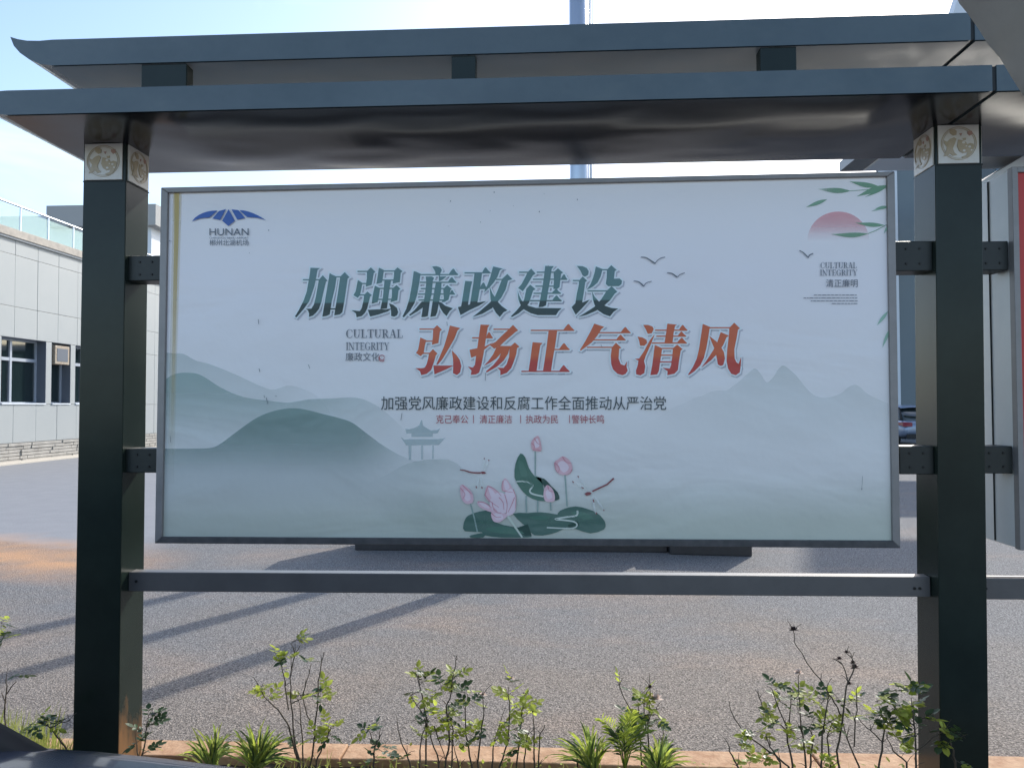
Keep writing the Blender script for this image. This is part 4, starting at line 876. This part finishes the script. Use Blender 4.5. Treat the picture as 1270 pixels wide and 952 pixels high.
# ------------------------------------------------------------------ cars
def make_car(name, label, org, direc, paint, L=4.4, W=1.78, H=1.46, hood_z=.95):
    """direc +1: nose towards +X"""
    root = thing(name, label, 'car', org)
    ox, oy, oz = org
    def T(s, y, z): return Vector((ox+direc*(s-L/2), oy+y, oz+z))
    # station: s, half width, sill z, shoulder z, deck z
    st = [(0.0,.70,.42,.62,.74),(.12,.80,.30,.72,.90),(.6,.87,.22,.82,.97),(1.2,.89,.20,.86,.98),(2.0,.89,.20,.86,.97),(2.8,.89,.20,.85,hood_z+.01),(3.2,.88,.20,.84,hood_z),(3.7,.86,.22,.78,hood_z-.06),(4.1,.80,.26,.68,hood_z-.17),(4.32,.70,.32,.56,.66),(4.4,.58,.40,.50,.58)]
    q = MB(); vs = []; n_ = 12
    for (s, hw, z0, zs_, zd) in st:
        s = s*L/4.4; hw = hw*W/1.78
        prof = [(-hw*.9, z0), (-hw, z0+.14), (-hw, zs_-.08), (-hw*.965, zs_), (-hw*.86, zd-.03), (-hw*.5, zd+.005), (hw*.5, zd+.005), (hw*.86, zd-.03), (hw*.965, zs_), (hw, zs_-.08), (hw, z0+.14), (hw*.9, z0)]
        vs += [T(s, y, z) for y, z in prof]
    fs = [(i*n_+k, i*n_+(k+1) % n_, (i+1)*n_+(k+1) % n_, (i+1)*n_+k) for i in range(len(st)-1) for k in range(n_)]
    fs += [tuple(range(n_)), tuple(range((len(st)-1)*n_, len(st)*n_))]
    q.add(vs, fs); body = q.build('body', paint, root, smooth=True)
    sm = body.modifiers.new('s', 'SUBSURF'); sm.levels = 2; sm.render_levels = 2
    # cabin
    ws, we = 3.02, 2.15
    cs = [(.30,.70,.93,.96),(.75,.72,.96,H-.10),(1.4,.74,.96,H),(2.1,.74,.96,H-.02),(2.55,.735,.96,H-.16),(3.15,.72,.90,hood_z+.02)]
    q = MB(); vs = []; n_ = 8
    for (s, hw, zb0, zt_) in cs:
        s = s*L/4.4; hw = hw*W/1.78; top = hw-(zt_-zb0)*.38
        prof = [(-hw, zb0-.06), (-hw*.99, zb0), (-top, zt_-.05), (-top*.7, zt_), (top*.7, zt_), (top, zt_-.05), (hw*.99, zb0), (hw, zb0-.06)]
        vs += [T(s, y, z) for y, z in prof]
    fs = [(i*n_+k, i*n_+(k+1) % n_, (i+1)*n_+(k+1) % n_, (i+1)*n_+k) for i in range(len(cs)-1) for k in range(n_)]
    fs += [tuple(range(n_)), tuple(range((len(cs)-1)*n_, len(cs)*n_))]
    q.add(vs, fs); cab = q.build('cabin', M['carglass'], root, smooth=True)
    sm = cab.modifiers.new('s', 'SUBSURF'); sm.levels = 2; sm.render_levels = 2
    # roof skin over the glass
    q = MB(); vs = []; rs = [(.72,.52,H-.085),(1.1,.55,H-.02),(1.5,.56,H+.006),(2.1,.555,H-.012),(2.4,.54,H-.085)]
    for (s, hw, z) in rs: vs += [T(s*L/4.4, y*hw*W/1.78, z-.035*abs(y)**2) for y in (-1,-.5,0,.5,1)]
    fs = [(i*5+k, i*5+k+1, (i+1)*5+k+1, (i+1)*5+k) for i in range(len(rs)-1) for k in range(4)]
    q.add(vs, fs); rf = q.build('roof', paint, root, smooth=True); so_ = rf.modifiers.new('t', 'SOLIDIFY'); so_.thickness = .025; so_.offset = 1
    for sy in (-1, 1):
        for pl_ in (((.42,.70,.95),(.80,.56,H-.09)), ((1.62,.735,.95),(1.58,.57,H-.02)), ((3.05,.70,.92),(2.42,.55,H-.11))):
            q = MB(); q.tube([T(a_*L/4.4, sy*b_*W/1.78, c_) for a_, b_, c_ in pl_], .032, .03, 10); q.build('pillar', M['blackplastic'], root, smooth=True)
    for s in (.78, 3.55):
        for sy in (-1, 1):
            q = MB(); c_ = T(s*L/4.4, sy*(W/2-.1), .31); n_ = 24; y0_, y1_ = -.1, .105
            R1, R2 = .315, .20
            rings = []
            for (rr, yy) in ((R2, y1_), (R1-.02, y1_), (R1, y1_-.03), (R1, y0_), (R2, y0_)):
                rings.append([c_+Vector((rr*math.cos(2*math.pi*k/n_), sy*yy, rr*math.sin(2*math.pi*k/n_))) for k in range(n_)])
            vs = [v for r_ in rings for v in r_]; q.add(vs, [(i*n_+k, i*n_+(k+1) % n_, (i+1)*n_+(k+1) % n_, (i+1)*n_+k) for i in range(4) for k in range(n_)])
            wh = q.build('wheel', M['rubber'], root, smooth=False)
            q = MB(); hub = [c_+Vector((R2*math.cos(2*math.pi*k/n_), sy*.07, R2*math.sin(2*math.pi*k/n_))) for k in range(n_)]
            q.add(hub+[c_+Vector((0, sy*.09, 0))], [(k, (k+1) % n_, n_) for k in range(n_)])
            q.build('rim', M['rim'], wh)
            for k in range(5):
                a_ = 2*math.pi*k/5; q = MB(); q.tube([c_+Vector((0, sy*.1, 0)), c_+Vector((.19*math.cos(a_), sy*.095, .19*math.sin(a_)))], .03, .022, 5); q.build('spoke', M['rim'], wh)
    for sy in (-1, 1):
        q = MB(); a_ = [T(.035, sy*.84, .70), T(.03, sy*.50, .70), T(.05, sy*.50, .84), T(.10, sy*.82, .86)]
        q.hexa(a_, [v+Vector((direc*.08, 0, 0)) for v in a_]); 
        q.hexa([T(.02, sy*.86, .72), T(.45, sy*.905, .78), T(.45, sy*.90, .84), T(.06, sy*.85, .86)], [v-Vector((0, sy*.05, 0)) for v in (T(.02, sy*.86, .72), T(.45, sy*.905, .78), T(.45, sy*.90, .84), T(.06, sy*.85, .86))])
        q.build('tail_light', M['taillight'], root, bevel=.006)
        q = MB(); a_ = [T(4.30, sy*.72, .56), T(4.36, sy*.48, .54), T(4.31, sy*.48, .66), T(4.18, sy*.74, .68)]
        q.hexa(a_, [v-Vector((direc*.08, 0, 0)) for v in a_]); q.build('headlight', M['headlight'], root, bevel=.008)
    q = MB(); q.hexa([T(-.03, -.66, .26), T(-.03, .66, .26), T(-.03, .66, .44), T(-.03, -.66, .44)], [T(.1, -.7, .26), T(.1, .7, .26), T(.1, .7, .44), T(.1, -.7, .44)]); q.build('bumper', M['blackplastic'], root, bevel=.02)
    return root
p = onY(1109, 540, 28.2)
fc = make_car('parked_car', 'silver hatchback with red tail lamp, glimpsed between the board and the right post', (p.x+.92, 30.4, 0), 1, M['paint_silver'])
fc.rotation_euler.z = R(96)
make_car('parked_car', 'dark blue grey car whose bonnet and windscreen corner fill the bottom left corner', (-1.62, .53, 0), 1, M['paint_dark'], W=1.62, hood_z=1.008)

# ------------------------------------------------------------------ plants
def tube_poly(q, P, r0, r1, jit=0):
    q.tube(P, r0, r1, 5)
def leaflet(q, c, d, up_, l, w_):
    d = d.normalized(); s = d.cross(up_).normalized(); n_ = s.cross(d)
    q.add([c, c+d*l*.3+s*w_*.45+n_*l*.05, c+d*l*.7+s*w_*.38+n_*l*.03, c+d*l, c+d*l*.7-s*w_*.38+n_*l*.03, c+d*l*.3-s*w_*.45+n_*l*.05, c+d*l*.5-n_*l*.02], [(0,1,6),(1,2,6),(2,3,6),(3,4,6),(4,5,6),(5,0,6)])
def bush(label, Y, stems, clusters, seed, dark=.3, flowers=(), dead=(), lab_='rose bush', name='rose_bush', ls=1.0):
    random.seed(seed); b0 = onY(*stems[0][0], Y)
    root = thing(name, label, 'bush' if name == 'rose_bush' else 'plant', (b0.x, Y, -.02), 'sparse rose bushes in the bed' if name == 'rose_bush' else None)
    for st in stems:
        yy = Y+random.uniform(-.05, .05); P = [onY(a, c, yy+random.uniform(-.008, .008)) for a, c in st]
        if st[0][1] > 935: P = [Vector((P[0].x+random.uniform(-.02,.02), yy, -.03))]+P
        r0 = .0048 if st[0][1] > 935 else .0028
        Q = []
        for i in range(len(P)-1):
            for j in range(3):
                t = j/3; Q.append(P[i].lerp(P[i+1], t)+Vector((random.uniform(-.0025,.0025), 0, random.uniform(-.0015,.0015))))
        Q.append(P[-1]); q = MB(); q.tube(Q, r0, .0014, 5); q.build('stem', M['stem'], root)
        # side twigs
        if len(P) > 2:
            q = MB(); k = random.choice(range(1, len(P)-1)) if len(P) > 2 else 1
            for _ in range(3):
                k = random.choice(range(1, len(P))); a = P[k]; d_ = Vector((random.uniform(-1,1), random.uniform(-.5,.5), random.uniform(.3,1.2))).normalized()*random.uniform(.02,.055)
                q.tube([a, a+d_*.5+Vector((0,0,.004)), a+d_], .0014, .0008, 4)
            q.build('twigs', M['stem'], root, kind='stuff')
    qs = {'leaf': MB(), 'leafdark': MB()}; tw = MB()
    for (x_, y_) in clusters:
        c = onY(x_, y_, Y+random.uniform(-.05, .05))
        for _ in range(random.choice((2, 3, 3))):
            d_ = Vector((random.uniform(-1,1), random.uniform(-.8,.8), random.uniform(-.5,.7))).normalized(); up_ = Vector((random.uniform(-.5,.5), random.uniform(-.6,.6), 1)).normalized()
            q = qs['leafdark'] if random.random() < dark else qs['leaf']
            L_ = random.uniform(.028, .05); tw.tube([c-d_*.015, c+d_*L_], .0008, .0006, 3)
            s = d_.cross(up_).normalized()
            leaflet(q, c+d_*L_, d_, up_, random.uniform(.027,.040)*ls, .024*ls)
            for f in (.35, .8):
                for sg in (-1, 1): leaflet(q, c+d_*L_*f, (d_*.5+s*sg), up_+Vector((random.uniform(-.3,.3),0,0)), random.uniform(.020,.031)*ls, .018*ls)
    tw.build('leaf_stalks', M['stem'], root, kind='stuff')
    for k_, q in qs.items():
        if q.v: q.build('leaves', M[k_], root, kind='stuff')
    for (x_, y_, r_, m_) in [(*f, 'paleflower') for f in flowers]+[(*f, 'deadflower') for f in dead]:
        q = MB(); c = onY(x_, y_, Y)
        for k in range(14):
            a_ = k*2.4; t = k/14; d_ = Vector((math.cos(a_)*(.3+t), math.sin(a_)*(.3+t), .9-t*1.0)); leaflet(q, c, d_, Vector((0,0,1)) if abs(d_.normalized().z) < .95 else Vector((1,0,0)), r_*(1.1+.5*t), r_*1.1)
        q.build('flower', M[m_], root)
def SS(s_): return [pts(t) for t in s_.split('|')]
bush('tall bare rose bush with one thick dark cane, right of the left post', 3.10, SS('372,950 365,915 361,870 360,840 361,812|361,830 366,812 372,800|370,945 360,905 356,895 345,880 332,868 322,855 318,845|358,880 354,850 350,830 348,820|385,950 390,910 393,880 395,845 399,820 402,808|388,898 380,885 376,865 378,852 384,835 386,823|376,950 374,900 372,875|392,945 400,925 407,912 411,900|361,872 370,868 374,866'),
     pts('353,812 357,816 348,822 340,822 325,850 320,858 333,863 331,868 366,794 380,820 372,862 385,863 398,857 403,852 405,865 405,898 412,902 410,910 388,915 368,925'), 31, dark=.25)
bush('pair of tiny dark sprigs left of the leafy middle roses', 3.06, SS('463,950 465,925 470,915 474,908|463,920 458,906'), pts('457,905 462,908 472,930 466,938 478,928 490,942'), 32, dark=.8)
bush('dense rose clump of dark canes with pale green leaves below the lotus print', 3.08, SS('509,950 505,935 497,920 493,897|528,950 529,890 525,870 520,850 518,828|524,885 517,875 509,862|552,950 558,920 556,890 553,875 559,865 562,840 566,818 567,812|553,872 549,868|585,950 578,910 577,880 580,860|592,945 597,910 600,880 598,862|520,950 522,920 528,895|538,900 545,920 552,940|570,950 563,925|545,945 535,915 530,900|560,945 562,905 556,885'),
     pts('518,838 528,835 523,845 550,848 547,852 565,838 563,841 535,863 540,858 575,858 570,855 587,870 585,874 545,885 540,890 570,890 588,900 585,905 585,912 567,912 512,860 513,893 530,880 555,885 548,893 560,900 538,908 524,915 575,925'), 33, dark=.35, flowers=((599,861,.012),))
bush('leafy yellow green rose between the middle clump and the palm', 3.08, SS('620,950 630,920 632,870 630,858|641,950 645,905 648,880 652,870|663,950 662,900 661,885|668,950 670,910 676,898|610,950 613,920 622,890|650,950 652,925 655,910'),
     pts('634,845 632,860 630,864 648,866 652,862 655,875 657,880 643,880 650,888 634,897 630,900 640,905 620,908 650,920 635,930 645,925 660,925 628,935 640,890'), 34, dark=.25, flowers=((634,841,.011),))
bush('narrow rose with a pale faded bloom standing behind the palm fronds', 3.16, SS('805,950 803,905 806,880 806,850|795,940 793,900 791,865|790,890 782,880 772,860 768,850|800,905 808,885 813,880|822,950 822,920 822,900|798,900 799,870 802,858|788,905 784,885'),
     pts('798,858 797,866 799,872 780,885 778,892 815,895 818,890 812,885 806,895 790,885 787,898 768,850 795,905'), 35, dark=.35, flowers=((813,866,.022),), dead=((806,852,.010),))
bush('largest rose bush with dead flower heads and arching cane, left of the right post', 3.02, SS('983,950 977,920 975,900 962,870 958,855|975,905 963,893 948,880 942,865 940,855|1000,950 995,910 992,885 990,838|1040,950 1038,930 1045,895 1050,850 1052,845 1046,825 1041,820|1052,845 1060,828 1057,815 1050,810|1045,890 1035,870 1025,855 1018,842 1005,828 995,810 985,795 984,782|1065,950 1050,915 1044,890|1059,925 1060,895 1063,880 1062,855|1018,950 1020,910 1027,870 1026,850|978,950 960,935 945,925 925,910 910,890 905,875|915,950 905,930 903,922|979,900 981,858|1030,945 1025,915 1032,895|1005,945 1008,915 1003,900|968,945 955,925 950,910'),
     pts('961,850 964,853 967,868 972,864 985,862 1000,862 1003,866 1020,870 1017,866 945,890 950,886 955,885 990,880 1010,890 1008,894 1020,900 1025,903 1005,905 990,915 1012,922 1003,925 1030,895 1036,862 1040,868 1055,870 940,908 936,912 917,920 930,945 945,943 953,900 1030,905 985,905 1038,945 1022,945 1056,888'), 36, dark=.3,
     dead=((984,781,.014),(1041,817,.010),(1050,809,.009),(1060,828,.014),(1053,848,.010),(979,905,.012),(981,856,.008),(1058,822,.010)), flowers=((990,834,.014),))
bush('rose with larger dark leaves leaning onto the right post', 2.96, SS('1090,950 1095,920 1097,900 1108,895 1115,885|1095,920 1080,905 1068,895|1136,950 1135,915 1133,885 1130,865|1125,945 1108,930 1100,915|1097,900 1090,875|1137,930 1150,920 1160,912 1172,905|1185,950 1182,930 1178,915 1190,910|1120,905 1126,880'),
     pts('1090,868 1092,872 1084,885 1082,890 1115,875 1110,878 1120,876 1127,850 1124,855 1135,858 1140,862 1125,890 1130,900 1118,893 1135,905 1115,918 1120,935 1105,900 1170,905 1180,912 1195,912 1190,945 1145,890 1166,915 1132,875 1138,888'), 37, dark=.55, ls=1.25)
bush('thin rose cane in front of the grass at the far left', 3.0, SS('10,950 6,885 8,850 8,838|8,860 20,845|7,872 2,858|92,950 80,925 70,912 60,900 50,897|62,902 75,896 86,893'), pts('2,772 4,790 8,790 45,897 38,899 58,893 62,895 60,899 30,905 20,838'), 38, dark=.5)
bush('small dark sprig at the foot of the left post', 3.0, SS('172,950 179,925 182,905 184,888|172,940 168,915'), pts('190,896 188,898 180,907 170,920 184,890 182,931'), 39, dark=1)

def palm(label, cx_, cy_, Y, fr, seed, spiky=True, m_='palm', leaflets=True, name='dwarf_palm'):
    """fr: list of (dx, dy) frond tips in photo pixels from the heart"""
    random.seed(seed); c = onY(cx_, cy_, Y); c.z = max(c.z, -.02)
    root = thing(name, label, 'palm', (c.x, c.y, -.02), 'dwarf palms in the bed')
    fr = [(a+random.uniform(-5,5), c_*random.uniform(.9,1.05)) for a, c_ in fr]
    if spiky:        # long narrow upright blades fanned from the heart
        for (dx_, dy_) in fr:
            for _ in range(8):
                ex = onY(cx_+dx_*random.uniform(.75,1.2)+random.uniform(-10,10), cy_-6+dy_*random.uniform(.7,1.25), Y+random.uniform(-.12,.12)); st_ = c+Vector((random.uniform(-.02,.02), random.uniform(-.02,.02), 0)); sd_ = Vector((0,-1,0)).cross((ex-st_).normalized()).normalized()*random.uniform(.0028,.0052); bow = Vector((0, random.uniform(-.02,.02), .018)); q = MB(); vs = []
                for k in range(6):
                    t = k/5; p_ = st_.lerp(ex, t)+bow*math.sin(math.pi*t)-Vector((0,0,.02*t**3)); w_ = math.sin(math.pi*min(1, .18+t*.82))**.6 if k < 5 else .02
                    vs += [p_-sd_*w_, p_+Vector((0,-.0012,0)), p_+sd_*w_]
                q.add(vs, [(3*k+j, 3*k+j+1, 3*k+j+4, 3*k+j+3) for k in range(5) for j in (0, 1)])
                q.build('blade', M[random.choice(('palm','palm','leaf','grass','leafdark'))], root)
        return root
    for (dx_, dy_) in fr:
        tip = onY(cx_+dx_, cy_+dy_, Y+random.uniform(-.12,.12)); P = []
        for k in range(8):
            t = k/7; p_ = c.lerp(tip, t); p_.z += .035*math.sin(math.pi*t)*(1+abs(dx_)/60); P.append(p_)
        q = MB(); q.tube(P, .0028, .001, 4); fo = q.build('frond', M[random.choice(('palm','palm','leaf','leaf','leafdark'))], root)
        q = MB(); ax = (tip-c).normalized(); s = ax.cross(Vector((0, -1, .25))).normalized(); n_l = 15
        for k in range(n_l):
            t = .22+.78*k/(n_l-1); i = min(6, int(t*7)); p_ = P[i].lerp(P[i+1], t*7-i) if i < 7 else P[7]
            for sg in (-1, 1):
                d_ = (ax*1.0+s*sg*random.uniform(.6,.85)+Vector((0, random.uniform(-.6,.6), 0))).normalized(); L_ = random.uniform(.045,.07)*(1.15-.8*abs(t-.4))
                e_ = p_+d_*L_; m1 = p_+d_*L_*.5+Vector((0,0,.004)); w_ = Vector((-d_.z, 0, d_.x)).normalized()*.0021
                q.add([p_, m1+w_, e_-Vector((0,0,.006)), m1-w_], [(0,1,2),(0,2,3)])
        q.build('leaflets', fo.data.materials[0], fo, kind='stuff')
palm('small pale spiky dwarf palm tuft beside the car bonnet', 262, 950, 2.98, [(-28,-30),(-14,-44),(4,-46),(18,-36),(30,-22),(-34,-14),(10,-30)], 41)
palm('full dark dwarf palm at the foot of the thick caned rose', 318, 952, 3.0, [(-26,-44),(-8,-56),(8,-58),(22,-52),(38,-38),(44,-20),(-40,-26),(0,-40),(26,-28),(-20,-24),(48,-8)], 42)
palm('spreading dwarf palm left of the broad bright frond', 735, 955, 3.0, [(-42,-34),(-30,-42),(-14,-52),(0,-50),(-44,-16),(14,-46),(-22,-24),(-6,-34),(26,-30)], 43)
palm('tallest dwarf palm with broad bright fronds under the pale rose bloom', 775, 955, 3.04, [(-28,-62),(-16,-50),(2,-70),(12,-78),(22,-60),(-6,-44),(30,-48),(4,-56)], 44, False)
palm('low dwarf palm right of the pale rose bloom', 815, 960, 2.98, [(-18,-38),(0,-46),(14,-52),(26,-44),(34,-28),(-26,-24),(8,-34),(38,-14)], 45)
# grass tufts left
random.seed(51); q = MB()
for _ in range(900):
    x_ = random.uniform(-2.45, -1.97) if random.random() < .8 else random.uniform(-3.4, -1.6); y_ = random.uniform(2.95, 3.2); h = random.uniform(.08, .17)*(1.7 if x_ < -2.1 else 1.1)*(.3 if x_ > -1.96 else 1)
    d_ = Vector((random.uniform(-.05,.05), random.uniform(-.05,.05), h)); s = Vector((random.uniform(.0015,.003), random.uniform(-.001,.001), 0)); b_ = Vector((x_, y_, -.03))
    q.add([b_-s, b_+s, b_+d_*.6+s*.8, b_+d_*Vector((1.6,1.6,1)).x if False else b_+Vector((d_.x*1.7, d_.y*1.7, h)), b_+d_*.6-s*.8], [(0,1,2,3,4)])
q.build('grass', M['grass'], kind='stuff')
random.seed(52); q = MB()
for _ in range(260):       # low weeds and fallen leaves over the bed
    c = Vector((random.uniform(-2.6, 2.6), random.uniform(2.85, 3.22), -.012)); d_ = Vector((random.uniform(-1,1), random.uniform(-1,1), random.uniform(0,.5))); leaflet(q, c, d_, Vector((0,0,1)), random.uniform(.018,.035), .014)
q.build('ground_leaves', M['leafdark'], kind='stuff')

random.seed(53)
q = MB(); q2 = MB()
for _ in range(1500):
    cxx = random.choice((-1.35, -1.1, -.9, -.55, -.2, .15, .3, .5, .62, 1.0, 1.3, 1.5, -2.1)); x_ = cxx+random.gauss(0, .16); y_ = random.uniform(2.92, 3.2); h = random.uniform(.03, .13)*random.uniform(.4, 1)
    if abs(x_+1.84) < .12 or abs(x_-1.56) < .12: continue
    b_ = Vector((x_, y_, -.03)); tp = b_+Vector((random.gauss(0, .03), random.gauss(0, .03), h)); sd_ = Vector((random.uniform(.0012,.0028), 0, 0))
    if random.random() < .55: q.add([b_-sd_, b_+sd_, (b_+tp)/2+sd_*.8, tp, (b_+tp)/2-sd_*.8], [(0,1,2,3,4)])
    else:
        d_ = Vector((random.uniform(-1,1), random.uniform(-1,1), random.uniform(-.2,.6))); leaflet(q2, tp, d_, Vector((0,.2,1)), random.uniform(.015,.03), .013)
q.build('weeds', M['grass'], kind='stuff'); q2.build('low_foliage', M['leaf'], kind='stuff')
# ------------------------------------------------------------------ overhang at the top right corner, near the camera
YO = 1.0
E0 = [(1181,-14), (1190,5), (1200,17), (1212,34), (1226,56), (1240,72), (1252,92), (1262,108), (1275,128)]
oh = [onY(a, c, YO) for a, c in E0]
q = MB(); n_ = len(oh)
far = [v+Vector((.85, 0, .25)) for v in oh]; back = Vector((0, -.5, .12))
q.add(oh+far+[v+back for v in oh]+[v+back for v in far], [(i, i+1, n_+i+1, n_+i) for i in range(n_-1)]+[(2*n_+i, 3*n_+i, 3*n_+i+1, 2*n_+i+1) for i in range(n_-1)]+[(i, 2*n_+i, 2*n_+i+1, i+1) for i in range(n_-1)]+[(n_+i, n_+i+1, 3*n_+i+1, 3*n_+i) for i in range(n_-1)]+[(0, n_, 3*n_, 2*n_), (n_-1, 3*n_-1, 4*n_-1, 2*n_-1)])
ov = q.build('overhang', M['overhang'], smooth=True, label='mottled grey beige overhang cutting across the upper right corner over the roof end', cat='overhang')
